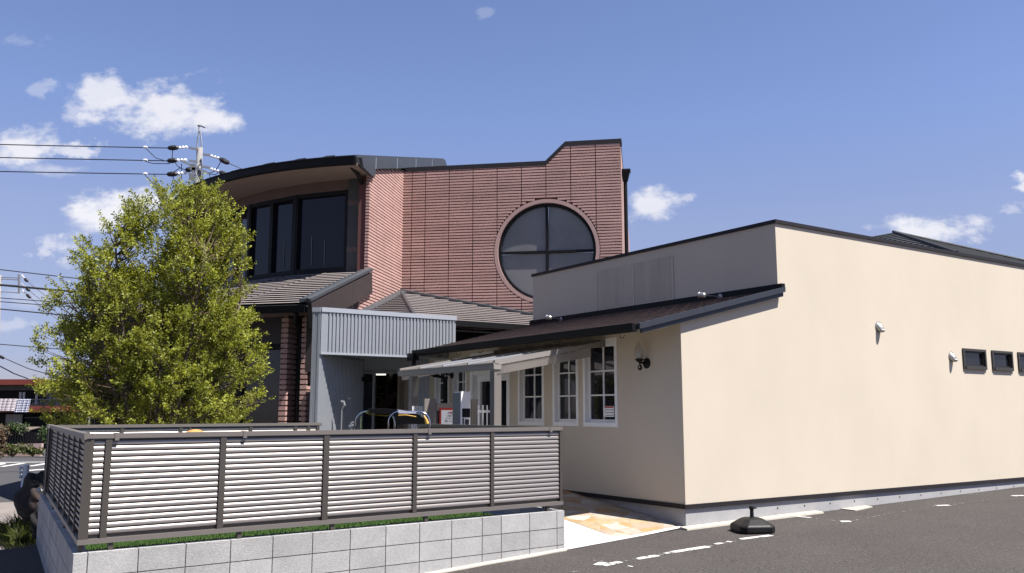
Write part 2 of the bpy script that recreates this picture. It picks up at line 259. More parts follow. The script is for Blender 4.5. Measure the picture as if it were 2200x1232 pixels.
# ------------------------------------------------------------------ helpers
def brg(deg): b = radians(deg); return Vector((sin(b), cos(b), 0))
class Fr:
    """a vertical plane: origin, direction u along it, outward normal n; z is world height"""
    def __init__(s, o, ub, nb): s.o = Vector((o[0], o[1], 0)); s.d = brg(ub); s.n = brg(nb)
    def p(s, u, z, o=0): return s.o + s.d*u + s.n*o + Vector((0, 0, z))
    def hit(s, px, py, off=0):
        d = ray(px, py); base = s.o + s.n*off
        P = EYE + d * ((base - EYE).dot(s.n) / d.dot(s.n)); q = P - s.o
        return q.dot(s.d), P.z
    def uv(s, P): q = Vector(P) - s.o; return q.dot(s.d), q.dot(s.n)
ROOT = {}
class MB:
    def __init__(s): s.v = []; s.f = []; s.t = []; s.mi = []; s.uv = None; s.cur = 0
    def poly(s, pts, tone=1.):
        k = len(s.v); s.v += [tuple(p) for p in pts]; s.f.append(tuple(range(k, k+len(pts)))); s.t.append(tone); s.mi.append(s.cur)
    def hexa(s, a, b, tone=1.):
        """a, b: two matching loops of points"""
        k = len(s.v); n = len(a); s.v += [tuple(p) for p in a] + [tuple(p) for p in b]
        s.f.append(tuple(range(k+n-1, k-1, -1))); s.f.append(tuple(range(k+n, k+2*n)))
        for i in range(n): j = (i+1) % n; s.f.append((k+i, k+j, k+n+j, k+n+i))
        s.t += [tone]*(n+2); s.mi += [s.cur]*(n+2)
    def box(s, fr, u0, u1, z0, z1, o0, o1, tone=1.):
        q = [(u0, z0), (u1, z0), (u1, z1), (u0, z1)]
        s.hexa([fr.p(u, z, o0) for u, z in q], [fr.p(u, z, o1) for u, z in q], tone)
    def prism(s, fr, pol, o0, o1, tone=1.): s.hexa([fr.p(u, z, o0) for u, z in pol], [fr.p(u, z, o1) for u, z in pol], tone)
    def bar(s, a, b, w, h, tone=1., up=Vector((0, 0, 1))):
        a, b = Vector(a), Vector(b); d = (b-a).normalized(); x = d.cross(up)
        if x.length < 1e-4: x = Vector((1, 0, 0))
        x.normalize(); y = x.cross(d); x = x*w/2; y = y*h/2
        s.hexa([a-x-y, a+x-y, a+x+y, a-x+y], [b-x-y, b+x-y, b+x+y, b-x+y], tone)
    def tube(s, pts, r, n=8, tone=1., cap=True):
        pts = [Vector(p) for p in pts]; rs = r if isinstance(r, (list, tuple)) else [r]*len(pts)
        k = len(s.v); up = None
        for i, p in enumerate(pts):
            d = (pts[min(i+1, len(pts)-1)] - pts[max(i-1, 0)]).normalized()
            if up is None: up = d.orthogonal().normalized()
            x = up - d*up.dot(d)
            if x.length < 1e-5: x = d.orthogonal()
            x.normalize(); up = x; y = d.cross(x)
            for j in range(n): a = 2*pi*j/n; s.v.append(tuple(p + (x*cos(a) + y*sin(a))*rs[i]))
        for i in range(len(pts)-1):
            for j in range(n):
                j2 = (j+1) % n; s.f.append((k+i*n+j, k+i*n+j2, k+i*n+n+j2, k+i*n+n+j)); s.t.append(tone); s.mi.append(s.cur)
        if cap:
            s.f.append(tuple(k+j for j in reversed(range(n)))); s.f.append(tuple(k+(len(pts)-1)*n+j for j in range(n))); s.t += [tone]*2; s.mi += [s.cur]*2
    def lathe(s, c, prof, n=20, axis=None, tone=1.):
        c = Vector(c); ax = Vector(axis or (0, 0, 1)).normalized(); x = ax.orthogonal().normalized() if axis else Vector((1, 0, 0)); y = ax.cross(x)
        k = len(s.v)
        for r, z in prof:
            for j in range(n): a = 2*pi*j/n; s.v.append(tuple(c + ax*z + (x*cos(a)+y*sin(a))*max(r, 1e-4)))
        for i in range(len(prof)-1):
            for j in range(n): j2 = (j+1) % n; s.f.append((k+i*n+j, k+i*n+j2, k+i*n+n+j2, k+i*n+n+j)); s.t.append(tone); s.mi.append(s.cur)
        s.f.append(tuple(k+j for j in reversed(range(n)))); s.f.append(tuple(k+(len(prof)-1)*n+j for j in range(n))); s.t += [tone]*2; s.mi += [s.cur]*2
    def build(s, name, material, parent=None, smooth=False, normals=True, label=None):
        off = ROOT.get(parent.name, Vector((0, 0, 0))) if parent else None
        if parent is None:
            xs = [Vector(v) for v in s.v]; lo = Vector((min(v.x for v in xs), min(v.y for v in xs), min(v.z for v in xs))); hi = Vector((max(v.x for v in xs), max(v.y for v in xs), 0))
            off = Vector(((lo.x+hi.x)/2, (lo.y+hi.y)/2, lo.z))
        me = bpy.data.meshes.new(name); me.from_pydata([(v[0]-off.x, v[1]-off.y, v[2]-off.z) for v in s.v], [], s.f)
        for mm in (material if isinstance(material, list) else [material]): me.materials.append(mm)
        me.attributes.new('tone', 'FLOAT', 'FACE').data.foreach_set('value', s.t)
        if any(s.mi): me.polygons.foreach_set('material_index', s.mi)
        if s.uv:
            l = me.uv_layers.new(name='UVMap'); l.data.foreach_set('uv', [c for q in s.uv for c in q])
        if normals:
            bm = bmesh.new(); bm.from_mesh(me); bmesh.ops.recalc_face_normals(bm, faces=bm.faces); bm.to_mesh(me); bm.free()
        if smooth: me.polygons.foreach_set('use_smooth', [True]*len(me.polygons))
        o = bpy.data.objects.new(name, me); C.objects.link(o)
        if parent: o.parent = parent
        else: o.location = off
        ROOT[o.name] = off
        if label: o['label'] = label
        return o
def tag(o, label, cat, group=None, kind=None):
    o['label'] = label; o['category'] = cat
    if group: o['group'] = group
    if kind: o['kind'] = kind
    return o
def thing(name, label, cat, loc, group=None):
    o = bpy.data.objects.new(name, None); C.objects.link(o); o.location = loc; o.empty_display_size = .2
    ROOT[o.name] = Vector(loc); return tag(o, label, cat, group)
def struct(o): o['kind'] = 'structure'; return o
def lerp(a, b, t): return a + (b-a)*t
def pw(tab, x):
    if x <= tab[0][0]: return tab[0][1]
    for (x0, y0), (x1, y1) in zip(tab, tab[1:]):
        if x <= x1: return y0 + (y1-y0)*(x-x0)/(x1-x0)
    return tab[-1][1]
tn = lambda v=.1: 1 + random.uniform(-v, v)
def sag(a, b, s, n=16):
    a, b = Vector(a), Vector(b); return [a.lerp(b, i/n) - Vector((0, 0, s*4*(i/n)*(1-i/n))) for i in range(n+1)]
def text_mesh(body, size, fr, u, z, o, align='LEFT', extr=.0015):
    cu = bpy.data.curves.new('lettering', 'FONT'); cu.body = body; cu.size = size; cu.align_x = align; cu.extrude = extr; cu.resolution_u = 3
    ob = bpy.data.objects.new('lettering', cu); C.objects.link(ob)
    dg = bpy.context.evaluated_depsgraph_get(); dg.update(); me = bpy.data.meshes.new_from_object(ob.evaluated_get(dg))
    b = MB(); b.v = [tuple(fr.p(u + v.co.x, z + v.co.y, o + v.co.z)) for v in me.vertices]; b.f = [tuple(p.vertices) for p in me.polygons]
    b.t = [1.]*len(b.f); b.mi = [0]*len(b.f)
    bpy.data.objects.remove(ob); bpy.data.curves.remove(cu); return b

# ------------------------------------------------------------------ reference planes
W0 = atZ(157, 1191, CAMZ-1.19); W1 = atZ(1213, 1097, CAMZ-1.19)
WB = degrees(atan2(W1.x-W0.x, W1.y-W0.y)); WLEN = (W1-W0).length; ZW = CAMZ - 1.19
FF = Fr(W0, WB, WB+90)                       # face of the block wall towards the camera
FL = Fr(W0, -30.5, 239.5); LLEN = 6.25       # left face of the block wall
CC = atZ(1474, 1136, 0)                      # corner of the cream building
CR = Fr(CC, 56.4, 146.4); CL = Fr(CC, -33.6, 236.4)
K = atY(860, 640, 24.); BF = Fr(K, 99.9, 189.9); BS = Fr(K, 189.9, 99.9)
CB = BS.p(-4.6, 0)                           # centre of the round bay
G0 = atY(690, 700, 16.33); GF = Fr(G0, 56.4, 146.4); GI = Fr(G0, 9.9, 99.9)
def bay(R, ang, z): return CB + brg(ang)*R + Vector((0, 0, z))

# ------------------------------------------------------------------ ground, lot, street
b = MB(); b.poly([(-1200, -300, -.62), (1200, -300, -.62), (1200, 1500, -.62), (-1200, 1500, -.62)]); struct(b.build('ground', m['soil']))
LOT = [(-12, -1.0), (0, -.32), (3.83, -.118), (5.4, -.057), (7.7, 0), (16.8, .14), (40, .45)]
def lotz(x, y): u = (Vector((x, y, 0)) - FF.o).dot(FF.d); return pw(LOT, u)
b = MB(); us = [.0, 1, 2, 3, 3.83, 4.6, 5.4, 6.5, 7.7, 10, 13, 16.8, 25, 40]; vs = [-6, -3, -1, .0, 2, 5, 9, 14, 25]
for u0, u1 in zip(us, us[1:]):
    for v0, v1 in zip(vs, vs[1:]):
        b.poly([FF.p(u, pw(LOT, u), v) for u, v in ((u0, v0), (u1, v0), (u1, v1), (u0, v1))])
for v0, v1 in zip(vs[3:], vs[4:]): b.poly([FF.p(0, pw(LOT, 0), v0), FF.p(0, pw(LOT, 0), v1), FF.p(-.05, -.9, v1), FF.p(-.05, -.9, v0)])
struct(b.build('parking_lot', m['asphalt']))
# lot markings: worn dashes of rope line painted white
def lotmark(mb, p0, p1, w):
    a = atZ(p0[0], p0[1], -.03); c = atZ(p1[0], p1[1], -.03)
    for it in range(3): a = atZ(p0[0], p0[1], lotz(a.x, a.y)); c = atZ(p1[0], p1[1], lotz(c.x, c.y))
    d = (c-a); d.z = 0; d.normalize(); nrm = Vector((-d.y, d.x, 0))
    n = max(1, int((c-a).length/.03)); wear = .5 if w < .06 else .04; mb = mb if w >= .06 else faint
    run = 0
    for i in range(n):
        if run <= 0 and random.random() < wear: run = random.randint(1, 3)
        run -= 1
        if run >= 0: continue
        for k in range(3):       # chips across the width
            if random.random() < wear*.7: continue
            e0, e1 = -w/2 + w*k/3, -w/2 + w*(k+1)/3; q0, q1 = a.lerp(c, i/n), a.lerp(c, (i+1.02)/n); j = [random.uniform(-.008, .008) for _ in range(4)]
            P4 = [q0+nrm*(e0+j[0]), q0+nrm*(e1+j[1]), q1+nrm*(e1+j[2]), q1+nrm*(e0+j[3])]
            for p in P4: p.z = lotz(p.x, p.y)+.004
            mb.poly(P4)
faint = MB()
b = MB()
for p0, p1, w in [((1283, 1215), (1296, 1209), .1), ((1296, 1216), (1333, 1208), .10), ((1368, 1202), (1413, 1194), .10), ((1428, 1190), (1446, 1187), .07), ((1445, 1187), (1522, 1175), .11), ((1536, 1170), (1570, 1164), .07),
                  ((1592, 1159), (1657, 1151), .10), ((1278, 1204), (1308, 1211), .05), ((1352, 1218), (1357, 1217), .06), ((1702, 1109), (1742, 1113), .07), ((1745, 1114), (1810, 1121), .03), ((1806, 1121), (1828, 1121), .12),
                  ((1830, 1120), (1930, 1100), .03), ((1930, 1101), (1950, 1098), .05), ((1955, 1098), (2012, 1087), .025), ((2012, 1087), (2040, 1086), .10), ((1925, 1081), (2010, 1086), .03), ((1900, 1079), (1916, 1079), .07),
                  ((2040, 1086), (2090, 1078), .025), ((2072, 1062), (2180, 1067), .04), ((2175, 1066), (2200, 1065), .12), ((2080, 1080), (2175, 1067), .02), ((1648, 1152), (1654, 1152), .05), ((1230, 1231), (1270, 1220), .03), ((1270, 1217), (1370, 1202), .05), ((1330, 1208), (1430, 1190), .055), ((1410, 1195), (1540, 1172), .05), ((1520, 1175), (1600, 1159), .055)]:
    lotmark(b, p0, p1, w)
struct(b.build('lot_markings', m['white_mark'])); struct(faint.build('faint_markings', mat('worn_paint', (.30, .29, .275), .9, var=.2, scale=20)))
# drain line in the asphalt
# paved side path: ramp beside the cream building
def rampz(s, t): q = CL.o + CR.d*s + CL.d*t; return max(lotz(q.x, q.y) + .006 + max(0, min(t + .1, 2.9))*.108, -1)
def pathmesh(name, material, s0f, s1f, t0f, t1, n=24, ns=6, up=0.):
    b = MB()
    for i in range(n):
        for j in range(ns):
            pts = []
            for ti, si in ((i, j), (i+1, j), (i+1, j+1), (i, j+1)):
                fr = ti/n
                a0, a1 = s0f(0), s1f(0)
                sv = lerp(s0f(fr), s1f(fr), si/ns); t0 = t0f(sv); tv = lerp(t0, t1, fr)
                q = CL.o + CR.d*sv + CL.d*tv; q.z = rampz(sv, tv) + up; pts.append(q)
            b.poly(pts)
    return struct(b.build(name, material))
qa = atZ(1332, 1160, -.035); qs = CR.uv(qa)[0]; qb = atZ(1217, 1116, .05); qbs = CR.uv(qb)[0]
edge0 = CR.uv(atZ(1213, 1183, -.057)); e1 = (0.0, 0.0)
tfront = lambda s: lerp(0.02, -edge0[1], (s/edge0[0]) if edge0[0] else 0)
pathmesh('stone_path', m['paving'], lambda f: lerp(qs, qs-.05, f), lambda f: 0., lambda s: tfront(s)+.10, 9.0, up=.004)
pathmesh('concrete_apron', m['white_conc'], lambda f: edge0[0]-.3, lambda f: 0., lambda s: tfront(s), 9.0, up=0)
# terrace level behind the fences
b = MB(); b.poly([FF.p(.05, .28, -.1), FF.p(WLEN-.1, .28, -.1), FF.p(WLEN+.4, .28, -5.0), FF.p(WLEN+6, .28, -16), FF.p(3, .28, -16), FL.p(12, .28, -2.5), FL.p(LLEN+.4, .28, -.3), FL.p(LLEN-.05, .28, -.05)]); struct(b.build('terrace_floor', m['base']))
# turf inside the yard
b = MB(); b.poly([FF.p(.1, .345, -.12), FF.p(WLEN-.55, .345, -.12), FF.p(WLEN-.8, .345, -5.0), FL.p(LLEN-.1, .345, -.1)]); struct(b.build('turf', m['turf']))
b = MB()
for i in range(16000):
    o = -.13 - random.random()**1.6*2.2; u = random.uniform(.16 - o*.116, WLEN-.6); p = FF.p(u, .345, o); a = random.uniform(0, pi); h = random.uniform(.012, .03)
    d = Vector((cos(a), sin(a), 0))*.004; l = Vector((random.uniform(-.01, .01), random.uniform(-.01, .01), h))
    b.poly([p-d, p+d, p+l], tn(.35))
o = b.build('turf_blades', m['turf'], normals=False); tag(o, 'short artificial grass blades covering the yard behind the block wall', 'grass', kind='stuff')
# street to the left
ST = -.55
b = MB(); b.poly([(-60, -5, ST-.01), (-4.2, -5, ST-.01), (-9, 20, ST-.01), (-14, 70, ST-.01), (-60, 70, ST-.01)]); struct(b.build('road', m['road']))
b = MB()
def strip(mb, fr, u0, u1, o0, o1, z): mb.poly([fr.p(u0, z, o0), fr.p(u1, z, o0), fr.p(u1, z, o1), fr.p(u0, z, o1)])
strip(b, FL, -4, 16, .02, 1.9, ST); struct(b.build('footpath', m['path']))
b = MB()
for i, (u, w) in enumerate([(2.0, .12), (4.2, .12), (6.6, .14), (9.2, .16), (12.2, .16)]): strip(b, FL, u, u+w, .35, 1.9, ST+.004)
struct(b.build('path_bands', mat('pale_band', (.36, .37, .39), .9, var=.1)))
b = MB(); b.box(FL, -4, 16, ST-.08, ST+.05, 1.9, 2.03); struct(b.build('kerb', m['base']))
# crosswalk and lines on the road
b = MB()
def zq(q, z): return [atZ(x, y, z) for x, y in q]
for q in [[(-30, 997), (-22, 1002), (14, 997), (8, 995)], [(-4, 1003), (9, 1003), (58, 995.5), (44, 995.5)], [(58, 1002), (70, 1002), (110, 996), (96, 995.5)], [(46, 1013.5), (46, 1011), (120, 1006), (120, 1008)],
          [(46, 1021), (46, 1019), (120, 1016), (120, 1018)], [(-40, 994.8), (-40, 993.8), (130, 992.2), (130, 993.0)]]: b.poly(zq(q, ST-.004))
struct(b.build('road_markings', m['white_mark']))

# ------------------------------------------------------------------ block wall
bw = thing('block_wall', 'pale grey concrete block retaining wall below the louvred fences', 'wall', W0 + Vector((0, 0, -ZW-.6)))
b = MB(); bj = MB()
def blocks(mb, fr, joints, ztop, zbot, face, thick, g=.009):
    z = ztop; r = 0
    while z > zbot:
        for a, c in zip(joints, joints[1:]): mb.box(fr, a+g/2, c-g/2, z-.2+g/2, z - (g/2 if r else 0), face, face-thick, tn(.11))
        z -= .2; r += 1
jf = [0, .115] + [.115+.407*i for i in range(1, 11)] + [4.45, 4.86, 5.275, WLEN]
blocks(b, FF, jf, ZW, -.62, 0, .12); bj.box(FF, .01, WLEN-.01, -.8, ZW-.004, -.008, -.112)
jl = [.125, .12+.2] + [.32+.4*i for i in range(1, 15)] + [LLEN]
blocks(b, FL, jl, ZW, -.62, 0, .12); bj.box(FL, .13, LLEN-.01, -.8, ZW-.004, -.008, -.112)
RI = Fr(FF.p(WLEN-.06, 0, -.12), -36, 234)    # return at the right end of the yard
blocks(b, RI, [.0]+[.2+.4*i for i in range(0, 9)], ZW, .2, .06, .12); bj.box(RI, .01, 3.38, 0, ZW-.004, .052, -.052)
b.build('blocks', m['block'], bw); bj.build('joints', m['mortar'], bw)
b = MB(); n = 22
for i in range(n):
    u0, u1 = WLEN*i/n, WLEN*(i+1)/n; w0 = .05 + .012*sin(i*1.7); w1 = .05 + .012*sin((i+1)*1.7)
    b.hexa([FF.p(u0, pw(LOT, u0)-.05, .001), FF.p(u0, pw(LOT, u0)-.05, w0), FF.p(u0, pw(LOT, u0)+.012, w0*.8), FF.p(u0, pw(LOT, u0)+.03, .001)],
           [FF.p(u1, pw(LOT, u1)-.05, .001), FF.p(u1, pw(LOT, u1)-.05, w1), FF.p(u1, pw(LOT, u1)+.012, w1*.8), FF.p(u1, pw(LOT, u1)+.03, .001)])
b.build('mortar_fillet', m['kerb'], bw)

# ------------------------------------------------------------------ louvred fences
SLAT = [(-.012, .0494), (-.0020, .0480), (.0045, .0420), (.0095, .0330), (.0120, .0260), (.0130, .0190), (.0128, .0080), (.0100, .0018), (-.004, -.0005), (-.012, .002)]
SLATB = [(.016, .0495), (.019, .0470), (.014, .0330), (.008, .0190), (.001, .0060), (-.004, .0035), (-.010, .004), (-.003, .019), (.006, .036), (.010, .0485)]
def slat(mb, fr, u0, u1, z, off, tone, prof=None):
    prof = prof or SLAT; k = len(mb.v); n = len(prof)
    for u in (u0, u1): mb.v += [tuple(fr.p(u, z+zz, off+oo)) for oo, zz in prof]
    for i in range(n): j = (i+1) % n; mb.f.append((k+i, k+j, k+n+j, k+n+i))
    mb.f.append(tuple(range(k, k+n))); mb.f.append(tuple(range(k+n, k+2*n))); mb.t += [tone]*(n+2); mb.mi += [0]*(n+2)
def fence(name, label, fr, u0, u1, mull, posts, zb, zt, off, prof=None, clamps=()):
    """mull: (centre, width) of the upright frames; posts: feet on the wall"""
    root = thing(name, label, 'fence', fr.p((u0+u1)/2, ZW, off), 'louvred fences round the yard')
    r1 = MB(); r1.box(fr, u0-.012, u1+.012, zt-.042, zt, off-.03, off+.034); r1.box(fr, u0-.012, u1+.012, zt-.05, zt-.0421, off+.012, off+.03); r1.build('top_rail', m['rail'], root)
    r2 = MB(); r2.box(fr, u0-.012, u1+.012, zb, zb+.042, off-.03, off+.034); r2.build('bottom_rail', m['rail'], root)
    for c, w in mull: q = MB(); q.box(fr, c-w/2, c+w/2, zb+.0425, zt-.0505, off-.026, off+.027); q.build('upright', m['frame'], root)
    edges = [c for c, w in mull]; ws = [w for c, w in mull]
    for (c0, w0), (c1, w1) in zip(mull, mull[1:]):
        q = MB(); z = zt-.052-.05; a, e = c0+w0/2+.001, c1-w1/2-.001
        while z > zb+.042-.012: slat(q, fr, a, e, z, off, tn(.03), prof); z -= .0502
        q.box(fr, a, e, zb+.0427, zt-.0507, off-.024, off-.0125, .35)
        q.build('louvre_panel', m['slat'], root, smooth=False)
    for c in posts: q = MB(); q.box(fr, c-.02, c+.02, ZW, zb-.0005, off-.02, off+.02); q.build('post', m['frame'], root)
    for c in clamps: q = MB(); q.box(fr, c-.018, c+.018, zt-.062, zt+.004, off-.034, off+.040); q.build('clamp', m['rail'], root)
    return root
ZB, ZT = .475, 1.405
h = lambda x, y=1030: FF.hit(x, y, -.06)[0]
mul = [(h(190.5), .04), (h(228), .052), (h(475, 1035), .055), (h(698, 1022), .06), (h(889.5, 1010), .05), (h(1055.5, 1000), .045), (h(1202.5, 1000), .035)]
fence('louvre_fence', 'long louvred fence facing the car park on the low block wall, five sunlit panels', FF, .05, WLEN-.01, mul, [h(237, 1170), h(513, 1150), h(713, 1130), h(914, 1115), h(1176, 1090)], ZB, ZT, -.06,
      clamps=[h(250, 935), h(524, 932), h(920, 923), h(1180, 919)])
fence('louvre_fence', 'dark shaded louvred fence on the left side of the yard, above the footpath', FL, .03, LLEN-.05, [(.05, .04), (.62, .03), (1.25, .03), (1.95, .03), (2.8, .03), (3.8, .03), (5.0, .03), (LLEN-.07, .04)], [.1, 1.9, 3.9, 6.1], ZB, ZT, -.06, prof=SLATB)
FBa = atZ(104, 914, ZT); FBb = atZ(688, 908.5, ZT)
FB = Fr(FBa, degrees(atan2(FBb.x-FBa.x, FBb.y-FBa.y)), degrees(atan2(FBb.x-FBa.x, FBb.y-FBa.y))+90); BL = (FBb-FBa).length
hb = lambda x: FB.hit(x, 918)[0]
fence('louvre_fence', 'far louvred fence at the foot of the tree, only its top rows showing', FB, 0, BL, [(.03, .04), (hb(262), .05), (hb(388), .05), (hb(408), .03), (hb(538), .05), (hb(634), .05), (hb(662), .05), (BL-.05, .05)], [.1, 2, BL-.1], ZB, ZT, 0, clamps=[hb(131)])
FRt = Fr(FF.p(WLEN-.06, 0, -.12), -36, 54)
fence('louvre_fence', 'low dark fence on the right side of the yard behind the sunlit front fence', FRt, .05, 3.3, [(.07, .04), (1.1, .04), (2.2, .04), (3.28, .04)], [.2, 1.7, 3.2], ZB, ZT, 0)

# ------------------------------------------------------------------ cream building
cb = thing('cream_building', 'low cream stucco building with brown lean-to roof and black trim', 'building', CC)
ZE = CR.hit(1466, 692)[1]; SU = CR.hit(1665, 480)[0]; ZUP = CR.hit(1665, 480)[1]; TEND = 6.67; ZTR = .32
SLOPE = (3.41-2.70)/(SU+.81)
def roofz(s): return 2.76 + (s+.81)*SLOPE      # top of the lean-to roof
# side wall with window holes, built as strips between openings
ops = []   # (u0,u1,z0,z1) on CL
hL = lambda x, y: CL.hit(x, y)
def win_from(x0, x1, ytop, ybot):
    a = hL(x1, ybot); c = hL(x0, ybot); t = hL(x1, ytop)
    return [a[0], c[0], a[1], t[1]]
near3 = [win_from(1256, 1326, 728, 915.5), win_from(1190, 1242, 740, 911), win_from(1115, 1168, 752, 907)]
for w in near3: w[2], w[3] = 1.38, 2.70
far2 = [[5.95, 6.45, 1.38, 2.62], [6.65, 7.2, 1.38, 2.62]]
door = [4.42, 5.75, .34, 2.66]
ops = sorted(near3 + [door] + far2)
b = MB(); TL = 9.0
def wallstrip(mb, fr, u0, u1, z0, z1, o0, o1): mb.box(fr, u0, u1, z0, z1, o0, o1)
cur = .2003
wz1 = roofz(0) - .12
for (a, c, z0, z1) in ops:
    b.box(CL, cur, a, ZTR, wz1, 0, -.2)
    b.box(CL, a, c, ZTR, z0, 0, -.2); b.box(CL, a, c, z1, wz1, 0, -.2); cur = c
b.box(CL, cur, TL, ZTR, wz1, 0, -.2)
b.build('side_wall', m['cream'], cb)
SF = 16.
fwin = []
for x0, x1 in ((2068, 2117), (2130, 2174), (2186, 2228)): fwin.append((CR.hit(x0, 775)[0], CR.hit(x1, 775)[0], 2.375, 2.76))
b = MB()
b.prism(CR, [(.0, ZTR), (fwin[0][0], ZTR), (fwin[0][0], ZUP), (SU, ZUP), (SU, roofz(SU)-.12), (0, wz1)], .0015, -.2)
cur = fwin[0][0]
for (a, c, z0, z1) in fwin:
    b.box(CR, cur, a, ZTR, ZUP, .0015, -.2); b.box(CR, a, c, ZTR, z0, .0015, -.2); b.box(CR, a, c, z1, ZUP, .0015, -.2); cur = c
b.box(CR, cur, SF, ZTR, ZUP, .0015, -.2)
b.build('front_wall', m['cream'], cb)
CU = Fr(CR.p(SU, 0), -33.6, 236.4)
b = MB(); b.box(CU, .2005, TEND, roofz(SU)-.12, ZUP, -.0, -.2); b.box(CU, -.0005, .2, roofz(SU)-.12, ZUP, .001, -.02); b.build('upper_side_wall', m['cream'], cb)
b = MB(); b.box(CU, TEND-.2, TEND, 2, ZUP-.02, -.2005, -13); b.box(CU, .3, TEND-.2, ZUP-.35, ZUP-.25, -.2, -13); b.box(CR, SF-.2, SF, 0, ZUP-.02, -.2, -8); b.build('flat_roof', m['base'], cb)
b = MB(); b.box(CR, SU-.025, SF, ZUP, ZUP+.058, .03, -.23); b.box(CU, .2305, TEND+.03, ZUP, ZUP+.058, .025, -.23); b.build('coping', m['coping'], cb)
b = MB(); b.box(CR, -.02, SF, ZTR-.045, ZTR, .02, -.1); b.box(CR, -.03, SF, ZTR-.06, ZTR-.0455, .028, -.1); b.box(CL, .1005, TL, ZTR-.045, ZTR, .02, -.1); b.box(CL, .1005, TL, ZTR-.06, ZTR-.0455, .035, -.1); b.build('base_trim', m['coping'], cb)
b = MB(); b.box(CR, .004, SF, -.4, ZTR-.0605, -.004, -.3); b.box(CL, .3005, TL, -.4, ZTR-.0605, -.012, -.3); b.build('base_wall', m['base'], cb)
b = MB()
for i in range(12):
    q = CR.p(1.9+i*.62, ZTR-.16, -.003); b.lathe(q, [(.012, 0), (.012, .004)], 8, axis=CR.n)
b.build('base_hole', m['black'], cb)
# lean-to roof: slate courses
b = MB(); n = 17; T0, T1 = -.10, TEND
s_e = -.81
for i in range(n):
    sa = lerp(s_e-.02, SU-.01, i/n); sb_ = lerp(s_e-.02, SU-.01, (i+1)/n); zl = .016
    step = .302; t = T0 + (i % 2)*step/2 - step
    while t < T1:
        a, c = max(t, T0), min(t+step-.006, T1)
        if c > a:
            q = lambda s, tt, dz: CR.p(s, roofz(s)+dz, -tt)
            b.hexa([q(sa, a, zl), q(sa, c, zl), q(sb_+.02, c, 0.002), q(sb_+.02, a, 0.002)], [q(sa, a, -.012), q(sa, c, -.012), q(sb_+.02, c, -.03), q(sb_+.02, a, -.03)], tn(.22))
        t += step
b.build('lean_to_roof', m['browntile'], cb)
b = MB(); b.hexa([CR.p(s_e+.02, roofz(s_e)-.05, .06), CR.p(SU-.02, roofz(SU)-.05, .06), CR.p(SU-.02, roofz(SU)-.12, .06), CR.p(s_e+.02, roofz(s_e)-.09, .06)],
                [CR.p(s_e+.02, roofz(s_e)-.05, -TEND), CR.p(SU-.02, roofz(SU)-.05, -TEND), CR.p(SU-.02, roofz(SU)-.12, -TEND), CR.p(s_e+.02, roofz(s_e)-.09, -TEND)]); b.build('soffit', m['cream'], cb)
b = MB()
q = lambda s, dz, o: CR.p(s, roofz(s)+dz, o)
b.hexa([q(s_e-.06, .03, .065), q(SU+.04, .03, .065), q(SU+.04, -.05, .065), q(s_e-.06, -.05, .065)], [q(s_e-.06, .03, .115), q(SU+.04, .03, .115), q(SU+.04, -.05, .115), q(s_e-.06, -.05, .115)])
b.hexa([q(s_e-.0, -.0505, .05), q(SU+.02, -.0505, .05), q(SU+.02, -.115, .05), q(s_e-.0, -.115, .05)], [q(s_e-.0, -.0505, .085), q(SU+.02, -.0505, .085), q(SU+.02, -.115, .085), q(s_e-.0, -.115, .085)])
b.build('bargeboard', m['navy'], cb)
b = MB(); b.box(CU, -.09, TEND+.1, roofz(SU)-.01, roofz(SU)+.09, .0015, .03); b.box(CR, SU-.03, SU+.05, roofz(SU)+.02, roofz(SU)+.09, .002, .1); b.build('flashing', m['black'], cb)
b = MB(); EG = Fr(CR.p(s_e-.06, 0), -33.6, 236.4)
pr = [(0, .075), (.085, .075), (.085, .065), (.075, -.005), (.05, -.04), (0, -.04)]
b.hexa([EG.p(-.05, roofz(s_e)-.06+z, o) for o, z in pr], [EG.p(6.45, roofz(s_e)-.06+z, o) for o, z in pr]); b.build('gutter', m['black'], cb)
for i in range(9):
    g_ = MB(); t = .25+i*.75; zz = roofz(s_e)-.13; g_.tube([EG.p(t, zz+.01, .05), EG.p(t, zz-.035, .03), EG.p(t+.01, zz-.03, -.03), EG.p(t+.02, zz+.01, -.06)], .005, 5); g_.build('gutter_bracket', m['black'], cb)
b = MB(); zz = roofz(s_e)-.1
b.box(EG, 6.35, 6.6, zz-.08, zz+.06, -.03, .11); b.tube([EG.p(6.45, zz-.05, .03), EG.p(6.45, zz-.22, .03), EG.p(6.45, zz-.36, -.45), EG.p(6.45, zz-.42, -.68), EG.p(6.45, .3, -.70)], .045, 10); b.build('downpipe', m['black'], cb)
